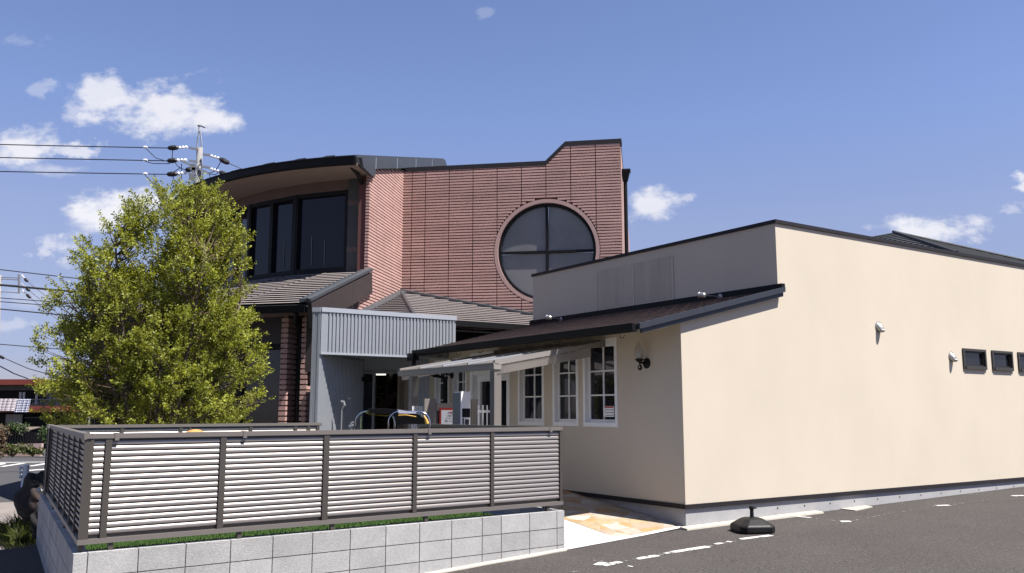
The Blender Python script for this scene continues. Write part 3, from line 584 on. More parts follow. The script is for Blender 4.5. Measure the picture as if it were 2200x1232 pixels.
# windows in the side wall
def cwin(root, fr, u0, u1, z0, z1, cols, rows, dep=.07, trim=.0):
    w = MB()
    t = .035
    for (a, c, d, e) in ((u0-.02, u0+t, z0-.03, z1+.03), (u1-t, u1+.02, z0-.03, z1+.03)): w.box(fr, a, c, d, e, -dep-.04, .012)
    w.box(fr, u0+t, u1-t, z0-.03, z0+t, -dep-.04, .012); w.box(fr, u0+t, u1-t, z1-t-.03, z1+.03, -dep-.04, .012)
    f = w.build('window', m['white_paint'], root)
    g = MB(); a, c, d, e = u0+t, u1-t, z0+t, z1-t-.03
    g.box(fr, a, c, d, e, -dep-.045, -dep-.02); g.build('pane', m['glass'], f)
    q = MB(); k = .03
    q.box(fr, a, a+k, d, e, -dep-.0195, -dep); q.box(fr, c-k, c, d, e, -dep-.0195, -dep); q.box(fr, a+k, c-k, d, d+k+.02, -dep-.0195, -dep); q.box(fr, a+k, c-k, e-k, e, -dep-.0195, -dep)
    for i in range(1, cols): x = lerp(a+k, c-k, i/cols); q.box(fr, x-.011, x+.011, d+k+.02, e-k, -dep-.0193, -dep+.001)
    for j in range(1, rows): z = lerp(d+k+.02, e-k, j/rows); q.box(fr, a+k, c-k, z-.011, z+.011, -dep-.0191, -dep-.001)
    q.build('glazing_bars', m['white_paint'], f)
    return f
for w in near3: cwin(cb, CL, *w, 2, 3)
for w in far2: cwin(cb, CL, *w, 2, 3)
# door set: white frame, two leaves with narrow dark panes
w = MB(); u0, u1, z0, z1 = door
w.box(CL, u0-.04, u0+.06, z0, z1+.05, -.16, .015); w.box(CL, u1-.06, u1+.04, z0, z1+.05, -.16, .015); w.box(CL, u0+.06, u1-.06, z1-.06, z1+.05, -.16, .014); w.box(CL, u0+.06, u1-.06, z1-.38, z1-.30, -.16, .0)
df = w.build('door', m['white_paint'], cb)
w = MB(); w.box(CL, u0+.06, u1-.06, z0, z1-.06, -.16, -.14); w.build('pane', m['glass'], df)
w = MB()
for a, c in ((u0+.061, u0+.62), (u0+.66, u1-.061)):
    w.box(CL, a, a+.12, z0, z1-.381, -.139, -.09); w.box(CL, c-.12, c, z0, z1-.381, -.139, -.09); w.box(CL, a+.12, c-.12, z0, z0+.25, -.139, -.09); w.box(CL, a+.12, c-.12, z1-.5, z1-.381, -.139, -.09)
w.build('door_leaf', m['white_paint'], df)
w = MB(); w.box(CL, u0+.2, u0+.23, 1.1, 1.5, -.088, -.05); w.build('handle', m['black'], df)
# high slit windows in the front wall
for (a, c, z0, z1) in fwin:
    w = MB(); k = .045
    w.box(CR, a, a+k, z0, z1, -.1, .03); w.box(CR, c-k, c, z0, z1, -.1, .03); w.box(CR, a+k, c-k, z1-k, z1, -.1, .03); w.box(CR, a+k, c-k, z0, z0+k*1.3, -.1, .045)
    f = w.build('slit_window', mat('bronze_sash', (.05, .043, .036), .5, var=.1), cb)
    w = MB(); w.box(CR, a+k, c-k, z0+k*1.3, z1-k, -.1, -.03); w.build('pane', m['glass'], f)
    w = MB(); kk = .028; a2, c2, d2, e2 = a+k+.001, c-k-.001, z0+k*1.3+.001, z1-k-.001
    w.box(CR, a2, a2+kk, d2, e2, -.029, -.005); w.box(CR, c2-kk, c2, d2, e2, -.029, -.005); w.box(CR, a2+kk, c2-kk, e2-kk, e2, -.029, -.005); w.box(CR, a2+kk, c2-kk, d2, d2+kk, -.029, -.005)
    w.build('sash', mat('dark_sash', (.018, .016, .015), .5, var=.1), f)
# vent hoods
for (x, y) in ((1887, 703), (2043.5, 767)):
    s, z = CR.hit(x, y); w = MB(); r = .085
    rings = []
    for i in range(7):
        ph = i/6*radians(88); rr = r*cos(ph); oo = .095*sin(ph)
        rings.append([CR.p(s + rr*cos(a)*.82, z + rr*sin(a)*1.0 - (.055*sin(ph) if True else 0) + (0), .004+oo + (.02 if sin(a) < -.2 else 0)*sin(ph)) for a in [2*pi*j/18 for j in range(18)]])
    k = len(w.v); w.v += [tuple(p) for rg in rings for p in rg]
    for i in range(6):
        for j in range(18): j2 = (j+1) % 18; w.f.append((k+i*18+j, k+i*18+j2, k+i*18+18+j2, k+i*18+18+j)); w.t.append(1); w.mi.append(0)
    w.f.append(tuple(k+6*18+j for j in range(18))); w.t.append(1); w.mi.append(0)
    w.build('vent_hood', m['metalsilver'], cb, smooth=True)
    w = MB(); w.lathe(CR.p(s, z+.0, .002), [(r+.012, 0), (r+.012, .006)], 20, axis=CR.n); w.build('vent_flange', m['metalsilver'], cb)
# ghost of an old sign on the upper wall
a = CU.hit(1283, 640); c = CU.hit(1448, 600); w = MB(); zt_ = 4.36
w.box(CU, c[0], a[0], 3.60, zt_, .0015, .006); w.build('sign_scar', m['cream_dirty'], cb)
w = MB()
for x in (1283, 1362, 1447): u = CU.hit(x, 620)[0]; w.box(CU, u-.02, u+.02, 3.52, 4.3, .0065, .02)
w.build('sign_batten', m['cream'], cb)
# charcoal hip roof behind the parapet
ap = atY(1919, 500, 26.); w = MB(); HR = Fr(ap, 56.4, 146.4); hh = 2.2; zb_ = ap.z - 1.75
dh = ap.z - zb_; wd = 4.3; ridge = 1.2
rows = 16
P0, P1 = HR.p(0, ap.z, 0), HR.p(0, ap.z, -ridge)
for sgn_u, nb in ((1, 0), (-1, 0)): pass
def hip(mb, a0, a1, c0, c1, rows):
    """courses between ridge edge a0-a1 (top) and eave c0-c1"""
    for i in range(rows):
        f0, f1 = i/rows, (i+1)/rows
        p = [a0.lerp(c0, f0), a1.lerp(c1, f0), a1.lerp(c1, f1), a0.lerp(c0, f1)]; up = Vector((0, 0, .03))
        mb.hexa([p[0], p[1], p[2]+up, p[3]+up], [x - Vector((0, 0, .05)) for x in p], tn(.08))
ce = [HR.p(-wd, zb_, wd), HR.p(wd, zb_, wd), HR.p(wd, zb_, -wd-ridge), HR.p(-wd, zb_, -wd-ridge)]
hip(w, P0, P0, ce[0], ce[1], rows); hip(w, P0, P1, ce[1], ce[2], rows); hip(w, P1, P1, ce[2], ce[3], rows); hip(w, P1, P0, ce[3], ce[0], rows)
w.build('hip_roof', m['darktile'], cb)
w = MB()
for c_ in ce[:2]: w.tube([P0+Vector((0, 0, .03)), c_+Vector((0, 0, .05))], .04, 8)
w.build('hip_ridge', m['darktile'], cb)
# kerb strip along the building foot
b = MB(); n = 10
for i in range(n):
    s0, s1 = -.12+2.9*i/n, -.12+2.9*(i+1)/n; A = CR.p(s0, 0, .0); B_ = CR.p(s1, 0, .0); za, zb2 = lotz(A.x, A.y), lotz(B_.x, B_.y)
    b.hexa([CR.p(s0, za-.1, .0), CR.p(s0, za-.1, .17), CR.p(s0, za+.022, .14), CR.p(s0, za+.035, 0)], [CR.p(s1, zb2-.1, 0), CR.p(s1, zb2-.1, .17), CR.p(s1, zb2+.022, .14), CR.p(s1, zb2+.035, 0)])
b.build('foot_strip', m['kerb'], cb)
# concrete cover slab by the wall
b = MB(); q = [atZ(x, y, .06) for x, y in ((1777, 1090), (1840, 1085), (1875, 1091), (1838, 1097.5))]
b.hexa([p - Vector((0, 0, .2)) for p in q], [Vector((p.x, p.y, lotz(p.x, p.y)+.014)) for p in q])
o = b.build('drain_cover', m['kerb']); tag(o, 'flat beige concrete cover slab against the foot of the cream wall', 'drain cover')

# ------------------------------------------------------------------ brick building
bb = thing('brick_building', 'pink ribbed block building with round window and curved glazed bay', 'building', K)
ZG = .28; PITCHR = .0804
RU, RZ, RR = BF.hit(1174.5, 540)[0], 5.89, 1.36
def topF(u): return 8.34 if u < 4.09 else (lerp(8.34, 8.86, (u-4.09)/.55) if u < 4.64 else 8.86)
ULEN = 6.15
cols = [0., .30, .69] + [1.375+.682*i for i in range(7)] + [ULEN]
wall = MB(); rib = MB()
nrow = int((8.9-ZG)/PITCHR)+1
for r in range(nrow):
    z0 = ZG + r*PITCHR; z1 = z0+PITCHR
    segs = []
    for ci, (a, c) in enumerate(zip(cols, cols[1:])): segs.append((a, c))
    def clipped(a, c, zm, R):
        out_ = [(a, c)]
        if abs(zm-RZ) < R:
            hw = sqrt(R*R-(zm-RZ)**2); x0, x1 = RU-hw, RU+hw; o2 = []
            for p, q in out_:
                if q <= x0 or p >= x1: o2.append((p, q)); continue
                if p < x0: o2.append((p, x0))
                if q > x1: o2.append((x1, q))
            out_ = o2
        return out_
    zm = (z0+z1)/2
    def clipu(a, c, zt):
        # start of the raised part
        if zt <= 8.34: return (a, c)
        if zt > 8.86: return None
        us_ = 4.09 + (zt-8.34)/.52*.55
        a = max(a, us_); return (a, c) if c > a else None
    for p, q in clipped(0, ULEN, zm, RR+.02):
        k = clipu(p, q, z1)
        if k: wall.box(BF, k[0], k[1], z0, z1, 0, -.25, .8)
    for ci, (a, c) in enumerate(segs):
        gap = .011
        for p, q in clipped(a+(gap if ci else 0), c-gap, zm, RR+.10):
            k = clipu(p, q, z1)
            if k and k[1]-k[0] > .01: rib.box(BF, k[0], k[1], z0+.027, z1, .0005, .048, tn(.09))
wall.build('front_wall', m['groove'], bb); rib.build('front_ribs', m['pink'], bb)
# side wall
wall = MB(); rib = MB(); colsS = [0, .34, .98, 1.62, 2.26, 2.9, 3.43]
for r in range(int((8.3-ZG)/PITCHR)+1):
    z0 = ZG+r*PITCHR; z1 = z0+PITCHR
    umax = 2.82 if z0 > 4.45 else 3.43
    ut = (8.36-z1)/.26; e = min(umax, ut)
    if e <= .02: continue
    wall.box(BS, -.2, e, z0, z1, 0, -.25, .8)
    for a, c in zip(colsS, colsS[1:]):
        a2, c2 = a+(.004 if a else .04), min(c-.004, e)
        if c2 > a2+.01: rib.box(BS, a2, c2, z0+.027, z1, .0005, .045, tn(.07))
    if z0 > 4.9 and ut > umax: rib.box(BS, umax+.0005, umax+.04, z0+.027, z1, -.05, .044, tn(.05))
wall.build('side_wall', m['groove'], bb); rib.build('side_ribs', m['pink'], bb)
# right return wall and rear
w = MB(); RT = Fr(BF.p(ULEN, 0), 9.9, 99.9)
w.prism(RT, [(0.0, ZG), (5.2, ZG), (5.2, 7.1), (3.9, 7.55), (0.0, 8.86)], .001, -.25); w.build('return_wall', m['pink_flat'], bb)
w = MB(); w.prism(RT, [(.2, 8.79), (3.9, 7.55), (3.9, 7.62), (.2, 8.87)], .012, -.3); w.build('return_coping', m['coping'], bb)
w = MB()
pts = [(-.03, 8.34), (4.09, 8.34), (4.64, 8.86), (ULEN+.03, 8.86)]
for (a, za), (c, zc) in zip(pts, pts[1:]): w.prism(BF, [(a, za-.055), (c, zc-.055), (c, zc+.075), (a, za+.075)], .055, -.28)
w.build('coping', m['coping'], bb)
# round window
w = MB(); n = 64
def ring(mb, fr, cu, cz, r0, r1, o0, o1, n=64, tone=1.):
    for i in range(n):
        a, c = 2*pi*i/n, 2*pi*(i+1)/n; q = [(r0, a), (r1, a), (r1, c), (r0, c)]
        mb.hexa([fr.p(cu+r*cos(t), cz+r*sin(t), o0) for r, t in q], [fr.p(cu+r*cos(t), cz+r*sin(t), o1) for r, t in q], tone)
ring(w, BF, RU, RZ, RR-.015, RR+.085, -.12, .052); rs = w.build('window_surround', m['pink_flat'], bb)
w = MB(); ring(w, BF, RU, RZ, RR-.085, RR-.016, -.19, -.03); w.box(BF, RU-.035, RU+.035, RZ-RR+.08, RZ+RR-.08, -.15, -.05); w.box(BF, RU-RR+.08, RU-.0355, RZ-.035, RZ+.035, -.148, -.06); w.box(BF, RU+.0355, RU+RR-.08, RZ-.035, RZ+.035, -.148, -.06)
rw = w.build('round_window', m['black'], bb)
for sx in (-1, 1):
    for sz in (-1, 1):
        w = MB(); pol = [(RU+sx*.03, RZ+sz*.03)] + [(RU+sx*(RR-.07)*cos(t), RZ+sz*(RR-.07)*sin(t)) for t in [radians(2+86*i/20) for i in range(21)]]
        w.prism(BF, pol, -.145, -.13); w.build('pane', m['glass_round'], rw)
        w = MB()
        for i in range(20):
            t0, t1 = radians(3+84*i/20), radians(3+84*(i+1)/20); q = [(RR-.105, t0), (RR-.087, t0), (RR-.087, t1), (RR-.105, t1)]
            w.hexa([BF.p(RU+sx*r*cos(t), RZ+sz*r*sin(t), -.1295) for r, t in q], [BF.p(RU+sx*r*cos(t), RZ+sz*r*sin(t), -.095) for r, t in q])
        w.build('sash', mat('grey_sash', (.10, .115, .13), .4, var=.05, metal=.3), rw)
# downpipes with hoppers at the right edge
for (x, yt, hop) in ((1342.5, 385, 1), (1356, 515, 1)):
    P = RT.hit(x, yt, .05) if x < 1350 else None
    if P: fr, u, z = RT, .55, P[1]
    else: fr, u, z = RT, 5.0, 5.95
    w = MB(); o = .09
    w.tube([fr.p(u, z-.1, o), fr.p(u, ZG, o)], .055, 10)
    w.hexa([fr.p(u-.13, z, .005), fr.p(u+.13, z, .005), fr.p(u+.13, z, .22), fr.p(u-.13, z, .22)], [fr.p(u-.08, z-.26, .02), fr.p(u+.08, z-.26, .02), fr.p(u+.08, z-.26, .16), fr.p(u-.08, z-.26, .16)])
    w.box(fr, u-.15, u+.15, z, z+.05, .004, .24)
    w.build('downpipe', m['black'], bb)
w = MB(); w.box(RT, 4.0, 4.2, 5.9, 6.0, .01, .2); w.build('floodlight', m['ceramic'], bb)
# ---- round bay: upper storey
A0 = 189.9
angs = [A0+1.0, 206.3, 220.7, 235.2, 249.6, 264, 279.9]
RW = 7.16
w = MB()   # column at the start of the bay
bayF = lambda a0, a1, R=RW: None
def facet(R, a0, a1):
    p, q = bay(R, a0, 0), bay(R, a1, 0); d = (q-p); bear = degrees(atan2(d.x, d.y)); mid = (a0+a1)/2
    return Fr(p, bear, mid), d.length
colA, colB = A0+1.6, 194.8
fr, L = facet(RW, colA, colB); w.box(fr, 0, L, 4.4, 7.45, -.3, .06); w.build('bay_column', mat('grey_column', (.075, .075, .075), .8, var=.12), bb)
w = MB()
for z in (5.55, 6.75): w.box(fr, -.003, L+.003, z, z+.12, -.1, .064)
w.build('column_band', m['band'], bb)
w = MB(); w.tube([bay(RW+.17, A0+1.3, 7.25), bay(RW+.17, A0+1.3, 5.15), bay(RW+.22, A0+1.3, 5.0)], .05, 10); w.tube([bay(8.2, A0+1.6, 7.52), bay(7.75, A0+1.4, 7.42), bay(RW+.18, A0+1.3, 7.22)], .05, 10); w.build('downpipe', m['black'], bb)
for z in (6.9, 5.3): w = MB(); w.tube([bay(RW+.17, A0+1.3, z), bay(RW+.17, A0+1.3, z-.08)], .065, 10); w.build('pipe_collar', m['black'], bb)
va = [194.8, 207.6, 222.5, 237, 251, 265, 280]
for i, (a0, a1) in enumerate(zip(va, va[1:])):
    fr, L = facet(RW, a0, a1)
    w = MB(); z0, z1 = 5.06, 7.17; k = .07
    w.box(fr, -.05, .09, z0, z1, -.15, .04); w.box(fr, L-.09, L+.0, z0, z1, -.15, .04); w.box(fr, .09, L-.09, z0, z0+.13, -.15, .035); w.box(fr, .09, L-.09, z1-.1, z1, -.15, .035)
    if i: w.box(fr, L/2-.06, L/2+.06, z0+.13, z1-.1, -.15, .03)
    f = w.build('bay_window', m['black'], bb)
    for a, c in ([(.09, L-.09)] if i == 0 else [(.09, L/2-.06), (L/2+.06, L-.09)]):
        w = MB(); w.box(fr, a, c, z0+.13, z1-.1, -.12, -.06); w.build('pane', m['glass_navy'], f)
    w = MB(); w.box(fr, -.03, L+.02, 4.3, z0-.0005, -.3, .05); w.build('bay_apron', m['black'] if i else mat('charcoal_sill', (.03, .03, .033), .7), bb)
# thin pale rods standing inside the glass
for (x, yb, yt) in ((609, 573, 520), (668.5, 572, 508), (696, 572, 518)):
    fr, L = facet(RW, *((194.8, 207.6) if x > 640 else (207.6, 222.5))); u0, z0 = fr.hit(x, yb, -.04); u1, z1 = fr.hit(x+1.2, yt, -.04)
    w = MB(); w.tube([fr.p(u0, z0, -.045), fr.p(u1, z1, -.045)], .007, 6); w.build('window_rod', m['grey_paint'], bb)
SEG = [A0 + 90*i/30 for i in range(31)]
def arcband(mb, R0, z0, R1, z1, R2, z2, R3, z3, seg=SEG, tone=1.):
    for a, c in zip(seg, seg[1:]): mb.hexa([bay(R0, a, z0), bay(R1, a, z1), bay(R2, a, z2), bay(R3, a, z3)], [bay(R0, c, z0), bay(R1, c, z1), bay(R2, c, z2), bay(R3, c, z3)], tone)
w = MB(); arcband(w, RW-.3, 7.1705, RW+.02, 7.1705, RW+.02, 7.52, RW-.3, 7.52); w.build('bay_beam', m['band'], bb)
w = MB(); arcband(w, RW+.02, 7.44, 8.3, 7.46, 8.3, 7.52, RW+.02, 7.52); w.build('bay_soffit', m['soffit'], bb)
w = MB(); arcband(w, 8.301, 7.47, 8.42, 7.47, 8.44, 7.63, 8.301, 7.63); arcband(w, 8.27, 7.631, 8.46, 7.631, 8.46, 7.655, 8.27, 7.665); w.build('bay_gutter', m['black'], bb)
w = MB(); arcband(w, .01, 9.97, 8.36, 7.63, 8.36, 7.70, .01, 10.04); w.build('bay_roof', m['greysheet'], bb)
for a in (194, 199.5, 206, 214, 223, 234): w = MB(); w.hexa([bay(8.25, a, 7.66), bay(8.44, a, 7.655), bay(8.44, a+1.6, 7.655), bay(8.25, a+1.6, 7.66)], [bay(8.25, a, 7.76), bay(8.40, a, 7.69), bay(8.40, a+1.6, 7.69), bay(8.25, a+1.6, 7.76)]); w.build('snow_guard', m['black'], bb)
w = MB(); w.prism(BS, [(3.68, 7.64), (2.7, 7.93), (-4.35, 9.93), (-4.75, 9.72), (-4.75, 9.5), (-.2, 8.47), (2.62, 7.665), (2.72, 7.40), (3.55, 7.44)], .04, .12); w.build('verge_fascia', m['greysheet'], bb)
for u in (2.66, .9, -.9, -2.7): w = MB(); w.prism(BS, [(u-.012, 7.66+(2.62-u)*.283), (u+.012, 7.66+(2.62-u)*.283), (u+.012, 7.93+(2.7-u)*.283), (u-.012, 7.93+(2.7-u)*.283)], .1205, .128); w.build('fascia_seam', m['corr_trim'], bb)
# ---- lower skirt roof in courses
lv = [A0, 199, 207.6, 222.5, 237, 251, 265, 280]
R_in, R_out, Z_in, Z_out = 7.30, 11.0, 5.0, 3.76
w = MB(); nr = 16
for i in range(nr):
    ra, rb = lerp(R_out, R_in, i/nr), lerp(R_out, R_in, (i+1)/nr); za, zb3 = lerp(Z_out, Z_in, i/nr), lerp(Z_out, Z_in, (i+1)/nr)
    for a, c in zip(lv, lv[1:]):
        w.hexa([bay(ra-.02, a, za+.06), bay(ra-.02, c, za+.06), bay(rb-.05, c, zb3+.014), bay(rb-.05, a, zb3+.014)], [bay(ra, a, za+.044), bay(ra, c, za+.044), bay(rb-.05, c, zb3-.02), bay(rb-.05, a, zb3-.02)], tn(.05))
        w.hexa([bay(ra, a, za-.005), bay(ra, c, za-.005), bay(rb, c, zb3-.005), bay(rb, a, zb3-.005)], [bay(ra, a, za-.03), bay(ra, c, za-.03), bay(rb, c, zb3-.03), bay(rb, a, zb3-.03)], .2)  # under-layer toned dark, painting the shade in the gaps between courses
w.build('skirt_roof', m['rooftile'], bb)
w = MB()
for a in lv[1:-1]: w.tube([bay(R_out-.02, a, Z_out+.03), bay(R_in, a, Z_in+.03)], .028, 6)
w.build('hip_line', m['brown_panel'], bb)
w = MB()
for a, c in zip(lv, lv[1:]):
    w.hexa([bay(R_out-.02, a, Z_out-.17), bay(R_out+.10, a, Z_out-.17), bay(R_out+.12, a, Z_out-.03), bay(R_out-.02, a, Z_out-.03)], [bay(R_out-.02, c, Z_out-.17), bay(R_out+.10, c, Z_out-.17), bay(R_out+.12, c, Z_out-.03), bay(R_out-.02, c, Z_out-.03)])
w.build('skirt_gutter', m['black'], bb)
w = MB()
for a, c in zip(lv, lv[1:]): w.hexa([bay(R_out-.02, a, Z_out-.16), bay(R_out-.02, a, Z_out-.05), bay(9.9, a, Z_out-.05), bay(9.9, a, Z_out-.16)], [bay(R_out-.02, c, Z_out-.16), bay(R_out-.02, c, Z_out-.05), bay(9.9, c, Z_out-.05), bay(9.9, c, Z_out-.16)])
w.build('skirt_soffit', m['band'], bb)
w = MB()   # brown board closing the end of the skirt roof
w.prism(BS, [(6.44, 3.80), (2.75, 4.99), (2.69, 4.47), (4.2, 3.98), (6.3, 3.28)], .02, .12); w.build('skirt_bargeboard', m['brown_panel'], bb)
w = MB(); w.tube([BS.p(6.5, 3.82, .06), BS.p(2.75, 5.06, .06)], .055, 8); w.prism(BS, [(6.5, 3.80), (2.75, 5.03), (2.75, 5.09), (6.5, 3.86)], -.12, .14); w.build('verge_cap', m['greysheet'], bb)
w = MB(); w.box(BS, 4.05, 4.068, 3.95, 4.6, .1205, .124); w.build('board_seam', m['greysheet'], bb)
w = MB(); w.prism(BS, [(3.435, 2.4), (3.435, 4.6), (5.9, 3.7), (5.9, 2.4)], -.2, .0); w.build('brown_infill', m['brown_panel'], bb)
# ---- ground floor of the bay
RG = 10.4
pill = MB()
def pillar(mb, a0, a1, R, dep):
    fr, L = facet(R, a0, a1); mb.box(fr, 0.034, L-.034, ZG, 3.6, -dep+.03, -.034, .8); z = ZG
    while z < 3.5: mb.box(fr, 0, L, z+.03, z+.0804*1.35, -dep, 0, tn(.05)); z += .0804*1.35+.0
    return fr, L
w = MB(); pillar(w, 190.75, 191.55, RG+.1, .4); w.build('pillar', m['pink'], bb)
w = MB(); pillar(w, 193.25, 194.1, RG+.1, .4); w.build('pillar', m['pink'], bb)
w = MB(); fr, L = facet(RG-.35, 190.2, 194.1); w.box(fr, 0, L, ZG, 3.6, -.2, 0); w.build('recess_wall', m['brown_panel'], bb)
w = MB(); w.tube([bay(RG-.1, 192.2, 3.6), bay(RG-.1, 192.2, ZG)], .055, 10); w.tube([bay(R_out+.03, 191, 3.6), bay(R_out-.2, 191.6, 3.42), bay(RG-.05, 192.2, 3.3)], .05, 10); w.build('downpipe', m['black'], bb)
gv = [194.1, 200.5, 207, 220.7, 235.2, 249.6, 264, 280]
for i, (a0, a1) in enumerate(zip(gv, gv[1:])):
    fr, L = facet(RG-.15, a0, a1)
    w = MB(); z0, z1 = ZG, 3.02; e = .1
    w.box(fr, 0, e, z0, z1, -.12, .03); w.box(fr, L-e, L, z0, z1, -.12, .03); w.box(fr, e, L-e, z0, z0+.2, -.12, .025); w.box(fr, e, L-e, z1-.12, z1, -.12, .025)
    if L > 1.5: w.box(fr, L/2-.07, L/2+.07, z0+.2, z1-.12, -.12, .02)
    f = w.build('ground_window', m['black'], bb)
    w = MB(); w.box(fr, e, L-e, z0+.2, z1-.12, -.10, -.05); w.build('pane', glass('curtain_glass', (.05, .05, .052), .06), f)
    w = MB(); w.box(fr, 0, L, 3.0205, 3.62, -.3, .02); w.build('lintel', m['brown_panel'], bb)
# ---- hip roof over the entrance hall, in the inner corner
KZ = 4.86; MS = .29
d1, d2 = brg(189.9), brg(146.4)
dh_ = (d1+d2).normalized(); cosh = dh_.dot(d1)
def hz1(P): return KZ - MS*((P-BS.o).dot(d1))
w = MB(); nr = 15; D = 4.1
for i in range(nr):
    f0, f1 = D*i/nr, D*(i+1)/nr
    # plane 1 (towards 190): between the side wall (u axis) and the hip
    a0, a1 = BS.p(f0, 0), BS.p(f1, 0); h0, h1 = BS.o + dh_*(f0/cosh), BS.o + dh_*(f1/cosh)
    def Z(P, d): q = P.copy(); q.z = KZ - MS*d; return q
    up = Vector((0, 0, .05)); dn = Vector((0, 0, -.05)); dl = Vector((0, 0, .026))
    w.hexa([Z(a0, f0), Z(h0, f0), Z(h1, f1)+up, Z(a1, f1)+up], [Z(a0, f0)+dn, Z(h0, f0)+dn, Z(h1, f1)+dl, Z(a1, f1)+dl], tn(.07))
    # plane 2 (towards 146): between the hip and the front wall
    cf = brg(99.9).dot(d2); e0, e1 = BF.p(f0/cf, 0, .05), BF.p(f1/cf, 0, .05)
    w.hexa([Z(h0, f0), Z(e0, f0), Z(e1, f1)+up, Z(h1, f1)+up], [Z(h0, f0)+dn, Z(e0, f0)+dn, Z(e1, f1)+dl, Z(h1, f1)+dl], tn(.07))
w.build('entrance_roof', m['rooftile'], bb)
w = MB(); w.tube([Vector((BS.o.x, BS.o.y, KZ+.05)), BS.o + dh_*(D/cosh) + Vector((0, 0, KZ-MS*D+.06))], .05, 8); w.build('entrance_hip', m['greysheet'], bb)
w = MB()
w.hexa([BS.p(0, KZ+.02, .04), BS.p(0, KZ+.1, .04), BS.p(0, KZ+.06, .24), BS.p(0, KZ+.03, .24)], [BS.p(D, KZ-MS*D+.02, .04), BS.p(D, KZ-MS*D+.1, .04), BS.p(D, KZ-MS*D+.06, .24), BS.p(D, KZ-MS*D+.03, .24)])
cf = brg(99.9).dot(d2); E = D/cf
w.hexa([BF.p(0, KZ+.02, .04), BF.p(0, KZ+.1, .04), BF.p(0, KZ+.07, .2), BF.p(0, KZ+.02, .2)], [BF.p(E, KZ-MS*D+.02, .04), BF.p(E, KZ-MS*D+.1, .04), BF.p(E, KZ-MS*D+.07, .2), BF.p(E, KZ-MS*D+.02, .2)])
w.build('roof_flashing', m['greysheet'], bb)
# hall eave and walls under it
w = MB(); hE = BS.o + dh_*(D/cosh); eF = BF.p(E, 0, .05); zE = KZ-MS*D
w.bar(Vector((hE.x, hE.y, zE-.05)), Vector((eF.x, eF.y, zE-.05)), .12, .14); w.bar(Vector((hE.x, hE.y, zE-.05)), BS.p(D, zE-.05), .12, .14); w.build('hall_gutter', m['black'], bb)
w = MB(); back = -d2*.7
pA, pB = hE + back, eF + back
HW = Fr(pA, degrees(atan2((pB-pA).x, (pB-pA).y)), 146.4); w.box(HW, -.2, (pB-pA).length, ZG, zE-.1, -.2, 0); w.build('hall_wall', m['black'], bb)

# ------------------------------------------------------------------ grey corrugated porch
po = thing('entrance_porch', 'grey corrugated metal porch between the pink building and the cream one', 'porch', G0 - Vector((0, 0, G0.z-ZG)))
ZF0, ZF1 = 2.66, 3.50; GL = 2.92
w = MB(); w.box(GF, 0.001, GL, ZF0+.03, ZF1-.05, -.12, -.012)
u = .10
w.box(GF, .001, .13, ZF0+.03, ZF1-.05, -.0115, .004)
u = .15
while u < GL-.03: w.hexa([GF.p(u, ZF0+.03, -.0115), GF.p(u+.052, ZF0+.03, -.0115), GF.p(u+.052, ZF1-.05, -.0115), GF.p(u, ZF1-.05, -.0115)], [GF.p(u+.007, ZF0+.03, .010), GF.p(u+.045, ZF0+.03, .010), GF.p(u+.045, ZF1-.05, .010), GF.p(u+.007, ZF1-.05, .010)]); u += .0745
w.build('fascia', m['corr'], po)
w = MB(); w.box(GF, -.0, GL+.01, ZF1-.05, ZF1+.035, -.16, .022); w.box(GF, .0, GL+.005, ZF0-.01, ZF0+.03, -.14, .018); w.build('fascia_trim', m['corr_trim'], po)
w = MB(); w.box(GI, .001, 2.9, ZG, ZF1-.051, -.17, -.012)
u = .02
while u < 2.85: w.hexa([GI.p(u, ZG, -.0115), GI.p(u+.052, ZG, -.0115), GI.p(u+.052, ZF0-.011, -.0115), GI.p(u, ZF0-.011, -.0115)], [GI.p(u+.008, ZG, .006), GI.p(u+.044, ZG, .006), GI.p(u+.044, ZF0-.011, .006), GI.p(u+.008, ZF0-.011, .006)]); u += .0745
e_ = Fr(GI.p(-.0, 0, -.17), 99.9, 189.9)
for a, c, o in ((0, .05, .012), (.06, .1, .006), (.11, .155, .012)): w.box(e_, a, c, ZG, ZF1-.051, -.001, o)
w.build('side_wall', m['corr'], po)
w = MB(); w.box(e_, -.01, .16, ZF1-.0505, ZF1+.034, -3.0, .02); w.build('side_trim', m['corr_trim'], po)
w = MB(); w.hexa([GF.p(.02, ZF0+.04, -.14), GF.p(GL, ZF0+.04, -.14), GF.p(GL+.5, ZF0+.04, -3.2), GI.p(2.9, ZF0+.04, 0)], [GF.p(.02, ZF0+.10, -.14), GF.p(GL, ZF0+.10, -.14), GF.p(GL+.5, ZF0+.10, -3.2), GI.p(2.9, ZF0+.10, 0)]); w.build('ceiling', m['corr'], po)
w = MB(); w.hexa([GF.p(.02, ZF1-.2, -.14), GF.p(GL, ZF1-.2, -.14), GF.p(GL+.5, ZF1-.2, -3.2), GI.p(2.9, ZF1-.2, 0)], [GF.p(.02, ZF1-.14, -.14), GF.p(GL, ZF1-.14, -.14), GF.p(GL+.5, ZF1-.14, -3.2), GI.p(2.9, ZF1-.14, 0)]); w.build('roof_sheet', m['greysheet'], po)
GBk = Fr(GI.p(2.4, 0), 96, 186)     # back wall of the porch with the entrance door
dA, dB = GBk.hit(806, 840)[0], GBk.hit(868, 840)[0]
w = MB(); DH = 2.42
w.box(GBk, 0, dA-.36, ZG, ZF0+.04, -.1, 0); w.box(GBk, dB+.12, 5.2, ZG, ZF0+.04, -.1, 0); w.box(GBk, dA-.36, dB+.12, DH, ZF0+.04, -.1, 0)
u = .02
while u < 5: 
    w.box(GBk, u, u+.045, DH+.02 if dA-.4 < u < dB+.12 else ZG, ZF0+.035, .0005, .012); u += .0745
